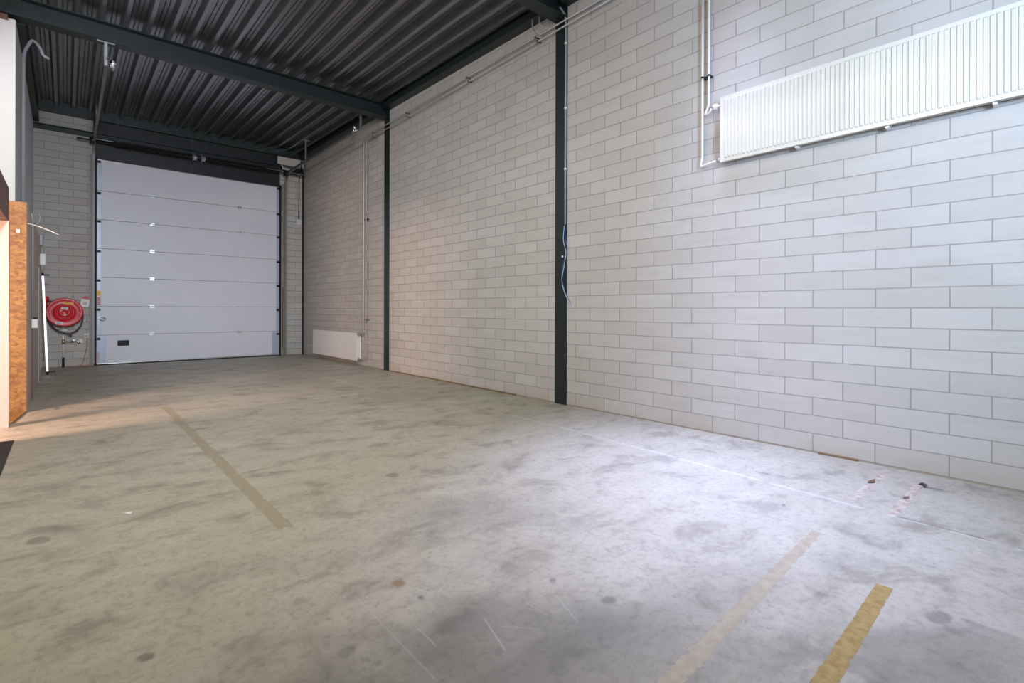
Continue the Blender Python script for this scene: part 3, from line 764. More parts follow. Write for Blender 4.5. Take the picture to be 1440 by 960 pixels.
# ------------------------------------------------------------------ door drive box, cable and switch
t = empty('drive_box', (4.35, EY-.1, 4.86), 'beige casing of the door drive above the right end of the big door', 'control box')
bm = new_bm(); add_box(bm, 4.02, 4.67, EY-.16, EY-.11, 4.862, 5.06, .006); obj('casing', bm, M['beige_box'], t)
bm = new_bm(); add_box(bm, 4.08, 4.61, EY-.11, EY-.09, 4.885, 5.04, .002); obj('back_plate', bm, M['steel_dark'], t)
bm = new_bm(); add_tube(bm, [(4.13, EY-.13, 4.865), (4.15, EY-.13, 4.80), (4.21, EY-.12, 4.74)], .012, 8, .04); obj('cable_gland', bm, M['white_plastic'], t)
bm = new_bm(); add_box(bm, 4.15, 4.36, EY-.14, EY-.095, 4.745, 4.80, .004)
obj('motor_cover', bm, M['beige_box'], t)
t = empty('wall_switch', (4.592, EY, 3.41), 'small white wall switch box high beside the big door, fed by a dark cable', 'switch')
bm = new_bm(); add_box(bm, 4.538, 4.646, EY-.05, EY-.0005, 3.40, 3.53, .008); obj('switch_case', bm, M['white_plastic'], t)
bm = new_bm(); add_box(bm, 4.565, 4.62, EY-.056, EY-.049, 3.435, 3.495, .004); obj('button', bm, M['beige_box'], t)
bm = new_bm(); add_tube(bm, [(4.42, EY-.135, 5.078), (4.50, EY-.16, 5.10), (4.59, EY-.176, 5.08), (4.60, EY-.176, 5.02), (4.60, EY-.176, 4.80), (4.60, EY-.15, 4.70), (4.597, EY-.02, 4.62), (4.592, EY-.02, 3.535)], .011, 8, .06)
tag(obj('switch_cable', bm, M['steel_dark'], origin=(4.59, EY, 3.52)), 'dark cable dropping from the drive box to the white wall switch', 'cable')

# ------------------------------------------------------------------ heating pipes along the block wall
def pipe_clip(bm, y, z, x):
    add_lathe(bm, [(.012, -.009), (.017, -.009), (.017, .009), (.012, .009)], (x, y, z), 'Y', 14)
XP = 4.655; zu, zl = 4.755, 4.665
zu_f, zl_f = 4.785, 4.715
def slopez(y, z0, z1): return z0 + (z1-z0)*(10.0-y)/5.6
t = empty('heating_pipe', (XP, 6.2, zu), 'upper of the two long thin heating pipes along the top of the block wall', 'pipe')
bm = new_bm(); add_tube(bm, [(XP, 1.6, slopez(1.6, zu, zu_f)), (XP, 9.99, zu), (XP, 9.99, .80), (XP, 9.93, .70), (XP-.01, 10.12, .655)], .0105, 10, .05); obj('pipe_run', bm, M['pipe'], t)
for y in (10.00, ): pass
for y in (9.90-.32, 8.24, 6.37, 4.85, 3.2):
    bm = new_bm(); pipe_clip(bm, y, slopez(y, zu, zu_f), XP); add_box(bm, XP+.012, WX-.0015, y-.006, y+.006, slopez(y, zu, zu_f)-.005, slopez(y, zu, zu_f)+.005); obj('pipe_clip', bm, M['steel_dark'], t)
t = empty('heating_pipe', (XP, 6.2, zl), 'lower of the two long thin heating pipes along the top of the block wall', 'pipe')
bm = new_bm(); add_tube(bm, [(XP, 1.6, slopez(1.6, zl, zl_f)), (XP, 9.88, zl), (XP, 9.88, .20), (XP, 9.92, .15), (XP-.01, 10.12, .145)], .0105, 10, .05); obj('pipe_run', bm, M['pipe'], t)
for y in (9.58, 8.20, 6.33, 4.81, 3.16):
    bm = new_bm(); pipe_clip(bm, y, slopez(y, zl, zl_f), XP); add_box(bm, XP+.012, WX-.0015, y-.006, y+.006, slopez(y, zl, zl_f)-.005, slopez(y, zl, zl_f)+.005); obj('pipe_clip', bm, M['steel_dark'], t)
for z in (3.05, .97):
    bm = new_bm(); add_box(bm, XP+.0115, WX-.0015, 9.85, 10.02, z-.008, z+.008, .002); obj('double_clip', bm, M['steel_dark'], t, label='clip holding both drop pipes')
for k, (dy, lab) in enumerate(((0.0, 'thin pipe bend rising to the roof, right beside the near column'), (.13, 'second thin pipe bend rising to the roof, farther from the near column'))):
    bm = new_bm(); y = 4.62+dy; z = (zu_f if k == 0 else zl_f)
    add_tube(bm, [(XP-.0235, y-.03, z), (XP-.035, y+.03, z+.04), (XP-.06, y+.10, 4.88), (XP-.06, y+.10, 5.09)], .0105, 10, .05)
    tag(obj('pipe_bend', bm, M['pipe'], origin=(XP, y, z)), lab, 'pipe')

# ------------------------------------------------------------------ radiators
def radiator(name, label, y0, y1, z0, z1, xf, depth, pitch, amp, valve_y, enamel, seam=None):
    """front panel pressed with vertical channels, second panel behind, side covers, convector fins, brackets, valves"""
    t = empty(name, (xf+depth/2, (y0+y1)/2, z0), label, 'radiator')
    bm = new_bm(); m_ = .042 if amp > .004 else .02
    ys = [y0, y0+.012]; hs = [0, 0]
    n = int((y1-y0-.05)/pitch); s = y0+((y1-y0)-n*pitch)/2
    cols = [(y0, 0)]
    for k in range(n):
        a = s+k*pitch
        cols += [(a+.001, 0), (a+.007, amp), (a+pitch-.010, amp), (a+pitch-.004, 0)]
    cols.append((y1, 0))
    zz = [(z0, 0), (z0+m_-.012, 0), (z0+m_, 1), (z1-m_, 1), (z1-m_+.012, 0), (z1, 0)]
    g = [[bm.verts.new((xf - 0.0 + (amp*0) - (a*f if amp > .004 else a*f) + amp, y, z)) for z, f in zz] for y, a in cols]
    for c0, c1 in zip(g, g[1:]):
        for k in range(len(zz)-1):
            bm.faces.new((c0[k], c0[k+1], c1[k+1], c1[k]))
    # return edges and back of the panel
    back = [[bm.verts.new((xf+.018+amp, y, z)) for z in (z0+.004, z1-.004)] for y in (y0+.003, y1-.003)]
    e0 = [c[0] for c in g]; e1 = [c[-1] for c in g]
    bm.faces.new(e0 + [back[1][0], back[0][0]]); bm.faces.new(list(reversed(e1)) + [back[0][1], back[1][1]])
    bm.faces.new(g[0] + [back[0][1], back[0][0]]); bm.faces.new(list(reversed(g[-1])) + [back[1][0], back[1][1]])
    bm.faces.new((back[0][0], back[0][1], back[1][1], back[1][0]))
    bmesh.ops.recalc_face_normals(bm, faces=bm.faces)
    obj('front_panel', bm, enamel, t)
    xb = xf+depth
    bm = new_bm(); add_box(bm, xb-.018, xb, y0+.004, y1-.004, z0+.004, z1-.004, .006); obj('rear_panel', bm, enamel, t)
    bm = new_bm()
    yy = y0+.05; xm0, xm1 = xf+.02+amp, xb-.019
    while yy < y1-.05:
        add_box(bm, xm0, xm1, yy, yy+.0015, z0+.02, z1-.03); yy += .05
    obj('convector_fins', bm, enamel, t)
    for yb in ((1.65, 1.02, .43, -.3) if pitch < .1 else (10.6, 12.3)):
        bm = new_bm(); add_box(bm, xb-.001, WX-.0005, yb-.015, yb+.015, z0+.01, z1-.05, .003); add_box(bm, xf+.03, xb+.01, yb-.012, yb+.012, z0-.016, z0+.003, .003)
        obj('wall_bracket', bm, M['white_plastic'], t)
    return t
rad = radiator('panel_radiator', 'long white ribbed radiator mounted high on the block wall', -.72, 2.306, 2.577, 3.184, 4.600, .068, .0335, .011, 2.4, M['white_enamel'])
# valves at its end
bm = new_bm(); add_tube(bm, [(4.64, 2.30, 3.12), (4.64, 2.385, 3.12)], .011, 10); add_lathe(bm, [(.008, 0), (.026, .002), (.028, .03), (.022, .045), (.0, .046)], (4.64, 2.345, 3.12), 'Y', 18)
obj('valve', bm, M['white_plastic'], rad, label='white valve cap on a short pipe')
bm = new_bm(); add_tube(bm, [(4.64, 2.30, 2.605), (4.64, 2.345, 2.605)], .016, 10); add_lathe(bm, [(.0, 0), (.02, .0), (.02, .03), (.0, .031)], (4.64, 2.315, 2.605), 'Y', 14)
obj('valve', bm, M['pipe'], rad, label='metal return valve')
bm = new_bm(); add_tube(bm, [(4.69, 2.443, 4.74), (4.69, 2.443, 4.50), (4.66, 2.443, 4.40), (4.66, 2.443, 3.16), (4.66, 2.49, 3.08), (4.645, 2.43, 3.085), (4.64, 2.405, 3.115)], .0105, 10, .03)
r = tag(obj('riser_pipe', bm, M['pipe_white'], origin=(4.66, 2.443, 3.1)), 'short white feed pipe dropping to the top valve of the long radiator', 'pipe')
bm = new_bm(); add_tube(bm, [(4.66, 2.508, 4.675), (4.66, 2.508, 2.66), (4.66, 2.53, 2.585), (4.64, 2.42, 2.60), (4.64, 2.36, 2.605)], .0105, 10, .03)
tag(obj('riser_pipe', bm, M['pipe_white'], origin=(4.66, 2.508, 2.6)), 'long white return pipe dropping to the bottom valve of the long radiator', 'pipe')
bm = new_bm(); add_box(bm, 4.6715, WX-.0015, 2.43, 2.52, 3.445, 3.46, .002)
for y in (2.443, 2.508): add_lathe_ring(bm, .0108, .016, .008, (4.66, y, 3.452))
tag(obj('pipe_clip', bm, M['steel_dark'], origin=(4.66, 2.475, 3.452)), 'dark clip holding the two white pipes above the long radiator', 'clip')

rad = radiator('panel_radiator', 'low white flat-fronted radiator near the floor of the rear bay', 10.20, 12.72, .105, .685, 4.600, .10, .60, .0006, 10, M['white_plastic'])
bm = new_bm(); add_box(bm, 4.607, 4.700, 10.185, 10.20, .66, .69, .002); obj('end_bracket', bm, M['galv'], rad, label='grey upper connecting piece between the two panels')
bm = new_bm(); add_box(bm, 4.607, 4.70, 10.185, 10.20, .10, .125, .002); obj('end_bracket', bm, M['galv'], rad, label='grey lower connecting piece between the two panels')
bm = new_bm(); add_tube(bm, [(4.645, 10.20, .655), (4.645, 10.12, .655)], .018, 10); obj('valve', bm, M['pipe'], rad)
bm = new_bm(); add_tube(bm, [(4.645, 10.20, .145), (4.645, 10.12, .145)], .018, 10); obj('valve', bm, M['pipe'], rad)

# ------------------------------------------------------------------ conduit and loose wires on the near column
t = empty('column_conduit', (4.70, 4.345, 2.26), 'thin grey conduit clipped down the edge of the near dark column', 'conduit')
bm = new_bm(); add_tube(bm, [(4.66, 4.50, 5.05), (4.675, 4.42, 4.99), (4.694, 4.348, 4.86), (4.694, 4.348, 2.26)], .012, 10, .06); obj('conduit_tube', bm, M['grey_pipe'], t)
for z in (4.52, 3.71, 2.95):
    bm = new_bm(); add_lathe(bm, [(.012, -.01), (.018, -.01), (.018, .01), (.012, .01)], (4.694, 4.348, z), 'Z', 12); obj('conduit_clip', bm, M['white_plastic'], t)
bm = new_bm(); add_tube(bm, [(4.694, 4.348, 2.27), (4.685, 4.345, 2.10), (4.69, 4.30, 1.95), (4.685, 4.37, 1.78), (4.68, 4.40, 1.62), (4.685, 4.375, 1.50), (4.69, 4.33, 1.38), (4.695, 4.26, 1.27)], .0045, 6, .06)
tag(obj('loose_wire', bm, M['blue_wire'], origin=(4.69, 4.33, 1.3)), 'blue wire dangling from the open end of the grey conduit', 'wire')
bm = new_bm(); add_tube(bm, [(4.672, 4.345, 2.24), (4.668, 4.36, 2.05), (4.668, 4.30, 1.90), (4.672, 4.35, 1.72), (4.668, 4.385, 1.55), (4.676, 4.34, 1.40), (4.685, 4.24, 1.24)], .0035, 6, .06)
tag(obj('loose_wire', bm, M['light_wire'], origin=(4.69, 4.33, 1.3)), 'pale wire dangling beside the blue wire at the near column', 'wire')
bm = new_bm(); add_lathe(bm, [(0, 0), (.012, 0), (.012, -.012), (0, -.013)], (4.703, 4.395, 1.86), 'X', 12)
tag(obj('bolt', bm, M['white_plastic'], origin=(4.70, 4.395, 1.86)), 'small white plug on the face of the near column', 'bolt')

# ------------------------------------------------------------------ fire hose reel
RX, RY, RZ, RR = -.013, 13.49, 1.113, .286
t = empty('fire_hose_reel', (RX, EY, RZ), 'red fire hose reel on the end wall left of the big door', 'hose reel')
bm = new_bm()
add_lathe(bm, [(.0, 0), (.05, 0), (.055, -.004), (.095, -.004), (.10, .004), (.118, .004), (.125, -.010), (.145, -.012), (.155, -.004), (.17, .004), (.235, -.002), (.268, -.010), (.284, -.004), (.286, .006), (.28, .014), (.0, .016)], (RX, RY, RZ), 'Y', 64)
obj('front_disc', bm, M['red'], t)
bm = new_bm(); add_lathe(bm, [(.12, .016), (.12, .15), (.286, .15), (.286, .162), (.03, .162)], (RX, RY, RZ), 'Y', 56); obj('drum', bm, M['red'], t)
bm = new_bm()
for k in range(4):
    for q in range(5):
        R0 = .145+.026*q; pts = [(RX+R0*math.cos(a), RY+.034+.031*k, RZ+R0*math.sin(a)) for a in [2*PI*i/40 for i in range(41)]]
        add_tube(bm, pts, .0145, 6)
obj('wound_hose', bm, M['hose'], t, label='black hose wound on the drum')
bm = new_bm(); add_box(bm, RX-.04, RX+.04, RY+.16, EY-.0005, RZ-.10, RZ+.10, .004); add_tube(bm, [(RX, RY+.020, RZ), (RX, EY-.02, RZ)], .03, 14); obj('wall_bracket', bm, M['red'], t)
for hx, hz in ((-.056, .03), (.006, -.048)):
    bm = new_bm(); add_lathe(bm, [(0, -.012), (.017, -.012), (.021, -.006), (.021, .003), (0, .003)], (RX+hx, RY, RZ+hz), 'Y', 18); obj('hub_fitting', bm, M['pale_fitting'], t, label='pale metal hub fitting')
for k in range(6):
    bm = new_bm()
    a = 2*PI*k/6+.3; add_lathe(bm, [(0, -.008), (.007, -.008), (.007, 0), (0, 0)], (RX+.085*math.cos(a), RY-.002, RZ+.085*math.sin(a)), 'Y', 8)
    obj('hub_bolt', bm, M['red'], t)
def tilted_sticker(name, cx, cz, w, h, tilt, mat, label, ink):
    bm = new_bm(); add_box(bm, -w/2, w/2, -.0012, 0, -h/2, h/2)
    bmesh.ops.transform(bm, matrix=Matrix.Translation((cx, RY-.0135, cz)) @ Matrix.Rotation(tilt, 4, 'Y'), verts=bm.verts)
    s = obj(name, bm, mat, t, label=label)
    bm = new_bm()
    for k in range(3): add_box(bm, -w/2+.012, w/2-.012-.02*(k == 1), -.0024, -.0012, -h/2+h*(.2+.24*k), -h/2+h*(.2+.24*k)+h*.11)
    bmesh.ops.transform(bm, matrix=Matrix.Translation((cx, RY-.0135, cz)) @ Matrix.Rotation(tilt, 4, 'Y'), verts=bm.verts)
    obj('sticker_print', bm, ink, s)
tilted_sticker('sticker', RX+.058, RZ+.180, .155, .05, .10, M['yellow_sticker'], 'yellow sticker near the top of the reel', M['ochre_ink'])
tilted_sticker('sticker', RX+.002, RZ+.078, .10, .055, .12, M['white_sticker'], 'white label beside the hub', M['grey_ink'])
tilted_sticker('sticker', RX-.082, RZ-.215, .108, .058, .08, M['white_sticker'], 'white label near the bottom of the reel', M['grey_ink'])
tilted_sticker('sticker', RX+.055, RZ+.252, .045, .02, .05, M['white_sticker'], 'tiny white label at the rim', M['grey_ink'])
bm = new_bm(); add_tube(bm, [(RX-.25, RY+.07, RZ-.12), (-.235, 13.52, .90), (-.15, 13.53, .765), (-.02, 13.54, .695), (.07, 13.54, .685), (.165, 13.54, .73), (.245, 13.54, .86), (.268, 13.54, 1.0), (.262, 13.54, 1.10), (.24, 13.56, 1.16)], .0135, 10, .08)
obj('hose_loop', bm, M['hose'], t, label='black hose hanging in a loop under the drum')
bm = new_bm(); add_box(bm, .03, .085, 13.52, 13.56, .66, .705, .006); add_tube(bm, [(.06, 13.53, .67), (.10, 13.52, .63)], .012, 8); obj('hose_coupling', bm, M['steel_dark'], t)
bm = new_bm(); add_tube(bm, [(-.285, 13.60, 1.22), (-.285, 13.59, 1.33)], .018, 10); add_lathe(bm, [(.018, 1.33), (.035, 1.34), (.042, 1.39), (.030, 1.425), (.0, 1.43)], (-.283, 13.59, 0), 'Z', 16); obj('nozzle', bm, M['red'], t, label='red nozzle in its holder')
bm = new_bm(); add_tube(bm, [(-.283, 13.59, 1.325), (-.24, 13.60, 1.335), (-.20, EY-.002, 1.33)], .008, 8); obj('nozzle_holder', bm, M['steel_dark'], t)
# water feed beneath the reel
t = empty('water_pipe', (-.03, EY, 0), 'white water pipe rising from the floor to the red hose reel', 'pipe')
bm = new_bm(); add_tube(bm, [(-.03, EY-.05, .17), (-.03, EY-.05, .92)], .017, 12); obj('pipe_run', bm, M['pipe_white'], t)
bm = new_bm(); add_tube(bm, [(-.03, EY-.05, .0), (-.03, EY-.05, .20)], .021, 12); obj('pipe_sleeve', bm, M['steel_dark'], t, label='dark lower sleeve')
bm = new_bm(); add_tube(bm, [(-.03, EY-.05, .475), (-.03, EY-.05, .56)], .026, 12); add_tube(bm, [(-.03, EY-.05, .515), (.13, EY-.05, .515)], .014, 10); obj('branch', bm, M['brass'], t, label='brass tee and branch')
bm = new_bm(); add_tube(bm, [(.11, EY-.05, .515), (.20, EY-.05, .515), (.22, EY-.06, .47)], .019, 10); add_box(bm, .10, .16, EY-.09, EY-.06, .53, .56, .008); add_tube(bm, [(.13, EY-.05, .515), (.13, EY-.07, .55)], .01, 8); obj('tap', bm, M['alu'], t, label='bright tap with lever')
bm = new_bm(); add_box(bm, .20, .27, EY-.035, EY-.0005, .47, .565, .008); obj('wall_plate', bm, M['white_plastic'], t, label='white wall plate behind the tap')
bm = new_bm(); add_box(bm, -.06, .03, EY-.06, EY-.0005, .735, .765, .004); obj('pipe_clamp', bm, M['pipe_white'], t)
# sign flag to the right of the reel
t = empty('reel_sign', (.30, EY, 1.2), 'small tilted pale sign with a red top beside the hose reel', 'sign')
bm = new_bm(); add_box(bm, -.075, .075, -.045, -.0005, -.105, .075, .01)
bmesh.ops.transform(bm, matrix=Matrix.Translation((.305, EY, 1.315)) @ Matrix.Rotation(.16, 4, 'Y'), verts=bm.verts); obj('sign_plate', bm, M['white_plastic'], t)
bm = new_bm(); q = [(-.078, .07), (.078, .07), (.06, .11), (0, .135), (-.05, .11)]
f = [bm.verts.new((a, -.06, b)) for a, b in q]; r = bmesh.ops.extrude_face_region(bm, geom=[bm.faces.new(f)])
bmesh.ops.translate(bm, verts=[v for v in r['geom'] if isinstance(v, bmesh.types.BMVert)], vec=(0, .06, 0)); bmesh.ops.recalc_face_normals(bm, faces=bm.faces)
bmesh.ops.transform(bm, matrix=Matrix.Translation((.305, EY, 1.315)) @ Matrix.Rotation(.16, 4, 'Y'), verts=bm.verts); obj('sign_cap', bm, M['dark_red'], t, label='dark red cap')
bm = new_bm(); add_box(bm, -.03, .03, -.048, -.045, -.03, .03, .001); bmesh.ops.transform(bm, matrix=Matrix.Translation((.305, EY, 1.30)) @ Matrix.Rotation(.16, 4, 'Y'), verts=bm.verts); obj('sign_symbol', bm, M['pink_sticker'], t)
# socket and orange cable
t = empty('power_socket', (.335, EY, .58), 'small white socket low on the end wall between the hose reel and the door frame', 'socket')
bm = new_bm(); add_box(bm, .29, .372, EY-.045, EY-.0005, .585, .675, .008); obj('socket_case', bm, M['white_plastic'], t)
bm = new_bm(); add_lathe(bm, [(0, -.05), (.026, -.05), (.03, -.045), (.03, -.04), (0, -.04)], (.331, EY, .63), 'Y', 18); obj('socket_face', bm, M['beige_box'], t)
bm = new_bm(); add_tube(bm, [(.34, EY-.02, .59), (.335, EY-.02, .40), (.30, EY-.02, .18), (.25, EY-.03, .03), (.18, EY-.06, .010), (.05, EY-.05, .008), (-.02, EY-.09, .010)], .007, 8, .08)
tag(obj('power_cable', bm, M['orange_wire'], origin=(.3, EY, 0)), 'orange brown cable running from the low socket down to the floor', 'cable')
bm = new_bm(); add_tube(bm, [(.24, EY-.045, .012), (.32, EY-.06, .012), (.42, EY-.09, .012)], .007, 8, .05)
tag(obj('power_cable', bm, M['orange_wire'], origin=(.33, EY, 0)), 'short piece of brown cable on the floor at the foot of the door frame', 'cable')

# ------------------------------------------------------------------ strand board partition and its fittings on the left
t = empty('wall_partition', (-.4, 8.05, 0), 'raw strand board partition end standing by the left edge', 'partition', kind='structure')
bm = new_bm(); add_box(bm, -.70, -.335, 8.03, 8.05, 0, 2.40, .002); obj('end_board', bm, M['osb'], t, label='orange brown strand board')
bm = new_bm(); add_box(bm, -.353, -.333, 8.052, 12.55, 0, 2.40, .002); obj('side_board', bm, M['side_board'], t, label='grey brown side boarding')
bm = new_bm(); add_box(bm, -.50, -.354, 8.052, 12.55, 2.375, 2.395, .002); obj('top_board', bm, M['osb'], t)
bm = new_bm(); add_box(bm, -.333, -.320, 9.15, 9.19, 0, .98, .002); obj('cover_strip', bm, M['brown'], t, label='dark brown vertical strip')
bm = new_bm(); add_box(bm, -.333, -.318, 11.22, 11.26, 0, 1.86, .002); obj('cover_strip', bm, M['grey_pipe'], t, label='pale vertical strip')
bm = new_bm(); vv = [bm.verts.new(p) for p in ((-.50, 7.25, 0.0), (-.412, 7.30, 0.0), (-.337, 8.028, 0.0), (-.50, 8.028, 0.0))]
r = bmesh.ops.extrude_face_region(bm, geom=[bm.faces.new(vv)]); bmesh.ops.translate(bm, verts=[v for v in r['geom'] if isinstance(v, bmesh.types.BMVert)], vec=(0, 0, .018)); bmesh.ops.recalc_face_normals(bm, faces=bm.faces)
tag(obj('board_offcut', bm, M['osb'], origin=(-.42, 7.6, 0)), 'strand board offcut lying on the floor before the partition', 'board')
bm = new_bm(); add_box(bm, -.62, -.423, 7.12, 7.20, 0, 2.06, .003)
tag(obj('trim_6', bm, M['pink_board']), 'pale door jamb at the left edge', 'trim', kind='structure')
bm = new_bm(); add_box(bm, -.62, -.430, 6.20, 7.20, 2.06, 2.40, .004)
tag(obj('trim_7', bm, M['brown']), 'dark brown board over the doorway at the left edge', 'trim', kind='structure')
bm = new_bm(); add_box(bm, -.62, -.344, 5.0, 6.38, 0.0, .008, .002); 
tag(obj('floor_patch', bm, M['mat'], origin=(-.45, 5.6, 0)), 'thin dark patch on the floor at the left edge', 'mat')  # thin dark rectangle lying on the floor
t = empty('wall_conduit', (-.32, 9.12, 1.0), 'thin grey conduit running up the side of the strand board partition to a box', 'conduit')
bm = new_bm(); add_tube(bm, [(-.322, 9.13, 1.07), (-.322, 9.13, 2.25), (-.322, 9.10, 2.36), (-.34, 9.10, 2.42)], .011, 8, .05); obj('conduit_tube', bm, M['grey_pipe'], t)
bm = new_bm(); add_box(bm, -.3325, -.27, 9.10, 9.24, .93, 1.05, .01); obj('junction_box', bm, M['white_plastic'], t, label='pale junction box')
bm = new_bm(); add_box(bm, -.315, -.275, 9.12, 9.20, 1.05, 1.075, .004); obj('cable_entry', bm, M['rubber'], t, label='black cable entry')
bm = new_bm(); add_box(bm, -.3325, -.285, 11.55, 11.66, 2.24, 2.42, .01)
tag(obj('junction_box', bm, M['grey_pipe'], origin=(-.31, 11.6, 2.24)), 'upper of the two small pale boxes on the far side of the partition', 'junction box')
bm = new_bm(); add_box(bm, -.3325, -.255, 11.85, 11.98, 1.93, 2.13, .01)
tag(obj('junction_box', bm, M['white_plastic'], origin=(-.31, 11.9, 1.93)), 'lower of the two small pale boxes on the far side of the partition', 'junction box')
bm = new_bm(); add_tube(bm, [(-.335, 8.06, 2.165), (-.25, 8.10, 2.15), (-.14, 8.14, 2.11), (-.06, 8.16, 2.07)], .006, 8, .05)
tag(obj('loose_wire', bm, M['pipe_white'], origin=(-.3, 8.1, 2.1)), 'white cable end sticking out from the strand board partition', 'wire')
bm = new_bm(); add_tube(bm, [(-.33, 9.4, 2.30), (-.27, 9.4, 2.34), (-.26, 9.4, 2.44), (-.28, 9.4, 2.48)], .008, 8, .03)
tag(obj('cable_hook', bm, M['grey_pipe'], origin=(-.33, 9.4, 2.3)), 'small pale hook near the top of the partition side', 'hook')
bm = new_bm(); add_box(bm, -.42, -.39, 8.022, 8.03, 2.045, 2.085, .002)
tag(obj('wall_button', bm, M['white_plastic'], origin=(-.4, 8.02, 2.06)), 'tiny white square fixed to the strand board', 'button')
# vent pipe with gooseneck, up the grey office side
bm = new_bm(); add_tube(bm, [(-.43, 9.35, 2.3), (-.43, 9.35, 4.50), (-.40, 9.35, 4.66), (-.33, 9.35, 4.72), (-.265, 9.35, 4.68), (-.25, 9.35, 4.62), (-.215, 9.35, 4.58)], [.03]*99, 12, .08) if False else None
pts = round_path([(-.425, 9.35, 2.1), (-.425, 9.35, 4.58), (-.34, 9.35, 4.79), (-.262, 9.35, 4.70), (-.235, 9.35, 4.60), (-.17, 9.35, 4.575)], .1)
add_tube(bm, pts, [.022 if p.z < 4.55 and p.x < -.4 else .019 for p in pts], 12)
tag(obj('vent_pipe', bm, M['grey_pipe'], origin=(-.425, 9.35, 2.1)), 'grey pipe with a hooked top on the grey office side', 'pipe')
# lit tube leaning in the corner
t = empty('tube_lamp', (-.25, 12.25, 0), 'glowing white tube lamp leaning upright against the partition corner', 'tube lamp')
A = Vector((-.243, 12.35, .06)); B = Vector((-.312, 12.65, 1.78))
bm = new_bm(); add_tube(bm, [A, B], .016, 14); obj('glass_tube', bm, M['tube_glow'], t, label='glowing white tube')
d = (B-A).normalized()
for P0, P1 in ((A-d*.06, A), (B, B+d*.05)):
    bm = new_bm(); add_tube(bm, [P0, P1], .0175, 14); obj('end_cap', bm, M['steel_dark'], t, label='dark end cap')
bm = new_bm(); add_box(bm, -.26, -.13, 12.36, 12.40, .035, .06, .004); add_box(bm, -.255, -.23, 12.31, 12.37, 0, .03, .004); obj('foot', bm, M['steel_dark'], t, label='dark foot')
bm = new_bm(); add_box(bm, -.33, -.22, 12.66, 12.70, 1.79, 1.815, .004); obj('top_bracket', bm, M['steel_dark'], t, label='dark top bracket')

# ------------------------------------------------------------------ debris at the wall base
bm = new_bm()
for k in range(30):
    a = 5.28 + k*.12; rr = random.Random(k); add_box(bm, 4.690-rr.random()*.008, 4.7185, a, a+.119, 0, .013+rr.random()*.006, .002)
tag(obj('timber_strip', bm, M['rough_wood'], origin=(4.7, 7, 0)), 'long dirty wooden strip at the foot of the wall between the columns', 'strip')
bm = new_bm(); add_box(bm, 4.700, 4.7185, 1.22, 1.50, 0, .016, .002)
tag(obj('timber_strip', bm, M['rough_wood'], origin=(4.7, 1.36, 0)), 'short brown wooden strip at the foot of the wall below the long radiator', 'strip')
flake('tape_curl', [(4.395, .785), (4.425, .77), (4.40, .735), (4.335, .742), (4.34, .752), (4.385, .757)], M['steel_dark'], 'dark curled tape end at the torn tape nearest the radiator wall')
flake('tape_curl', [(4.015, .795), (4.03, .765), (4.005, .762), (3.99, .79)], M['rust'], 'dark torn scrap in the middle of the pale tape remnant')
flake('tape_curl', [(4.22, 1.03), (4.27, 1.0), (4.20, .99), (4.16, 1.02)], M['brown'], 'small brown scrap on the tape remnant farther from the camera')
flake('paint_chip', [(.255, 3.71), (.295, 3.70), (.288, 3.66), (.275, 3.67)], M['white_plastic'], 'small pale chip lying on the concrete at the left', lift=.002)

# ------------------------------------------------------------------ camera
cam = bpy.data.cameras.new('camera'); co = bpy.data.objects.new('camera', cam); C.objects.link(co)
cam.sensor_width = 36; cam.sensor_fit = 'HORIZONTAL'; cam.lens = 715.98/1440*36
cam.shift_y = -(480-435.3)/1440; cam.clip_start = 0.05
yaw, roll = 0.72, 0.0029
fw = Vector((math.sin(yaw), math.cos(yaw), 0)); rt = Vector((math.cos(yaw), -math.sin(yaw), 0)); up = Vector((0, 0, 1))
r2 = rt*math.cos(roll)+up*math.sin(roll); u2 = up*math.cos(roll)-rt*math.sin(roll)
mt = Matrix((r2, u2, -fw)).transposed().to_4x4(); mt.translation = Vector((0, 0, 1.19)); co.matrix_world = mt
bpy.context.scene.camera = co

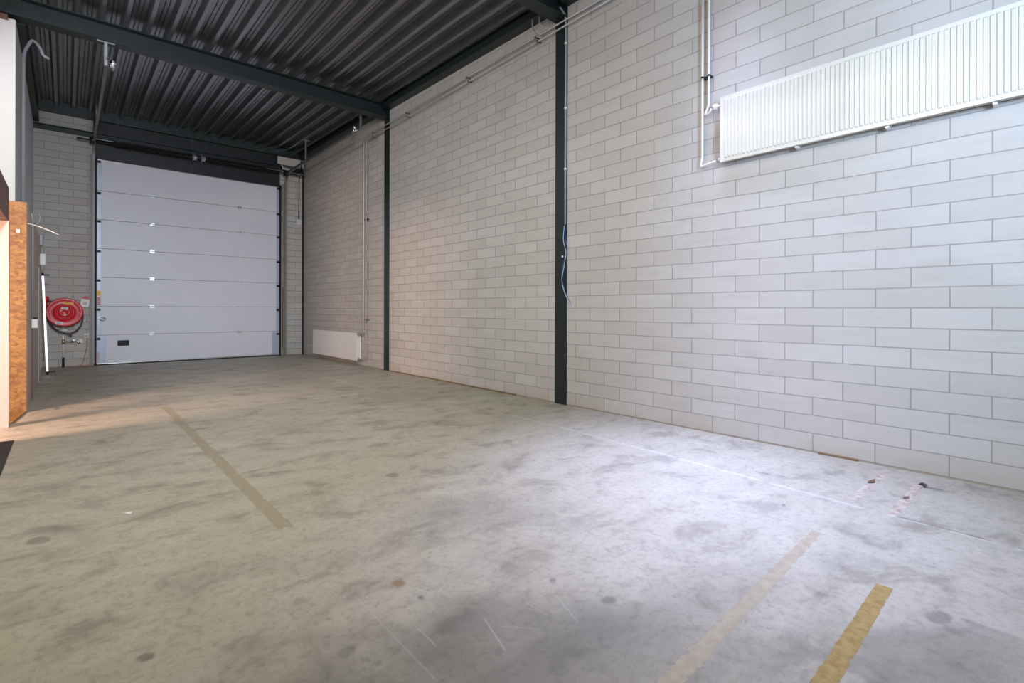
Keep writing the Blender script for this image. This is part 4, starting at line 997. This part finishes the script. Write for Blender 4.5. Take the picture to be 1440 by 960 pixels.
# ------------------------------------------------------------------ light
def area(name, loc, target, sx, sy, power, col, spread=180):
    l = bpy.data.lights.new(name, 'AREA'); l.shape = 'RECTANGLE'; l.size = sx; l.size_y = sy; l.energy = power; l.color = col; l.spread = math.radians(spread)
    o = bpy.data.objects.new(name, l); C.objects.link(o); o.location = loc
    o.rotation_euler = (Vector(target)-Vector(loc)).to_track_quat('-Z', 'Y').to_euler(); return o
def spot(name, loc, target, power, col, ang, blend, rad):
    l = bpy.data.lights.new(name, 'SPOT'); l.energy = power; l.color = col; l.spot_size = math.radians(ang); l.spot_blend = blend; l.shadow_soft_size = rad
    o = bpy.data.objects.new(name, l); C.objects.link(o); o.location = loc
    o.rotation_euler = (Vector(target)-Vector(loc)).to_track_quat('-Z', 'Y').to_euler(); return o
# row of hanging tube lamps along the near part of the hall (above and behind the picture's top edge)
area('ceiling_tubes', (0.35, 3.2, 4.48), (0.35, 3.2, 0), 0.10, 4.6, 112, (1.0, 0.93, 0.82))
# roof light well over the right side of the near bay: cool daylight falling in a narrow shaft
area('roof_light', (3.2, 1.7, 4.85), (3.3, 1.75, 0), 0.5, 2.6, 68, (0.53, 0.60, 1.0), 50)
# cool daylight fills added behind the camera: door end first, then block wall
area('door_end_fill', (0.4, -2.2, 3.6), (2.2, 13.7, 0.9), 0.5, 0.5, 86, (0.80, 0.88, 1.0), 60)
area('block_wall_fill', (0.6, -2.2, 2.6), (4.7, 0.6, 2.75), 1.2, 1.6, 116, (0.53, 0.71, 1.0), 84)
# unseen warm fill added at the left partition to brighten walls and floor
area('left_fill', (-0.50, 2.6, 3.6), (4.7, 5.6, 2.0), 4.5, 1.2, 78, (1.0, 0.80, 0.60), 150)
# unseen fill added over the low office roof for the middle and rear bays
area('office_fill', (-1.5, 7.4, 4.7), (4.0, 8.4, 1.0), 0.5, 1.4, 62, (0.85, 0.90, 1.0), 130)
# lamp in the room behind the doorway on the left
area('side_room_lamp', (-2.6, 6.1, 1.7), (0.6, 7.4, 0.2), 0.7, 0.5, 205, (1.0, 0.62, 0.47))

sc = bpy.context.scene
w = bpy.data.worlds.new('world'); sc.world = w; w.use_nodes = True
w.node_tree.nodes['Background'].inputs[0].default_value = (0.62, 0.56, 0.52, 1); w.node_tree.nodes['Background'].inputs[1].default_value = 0.30
sc.view_settings.view_transform = 'Standard'; sc.view_settings.look = 'None'; sc.view_settings.gamma = 1.0; sc.view_settings.use_curve_mapping = False
sc.view_settings.exposure = 0.0
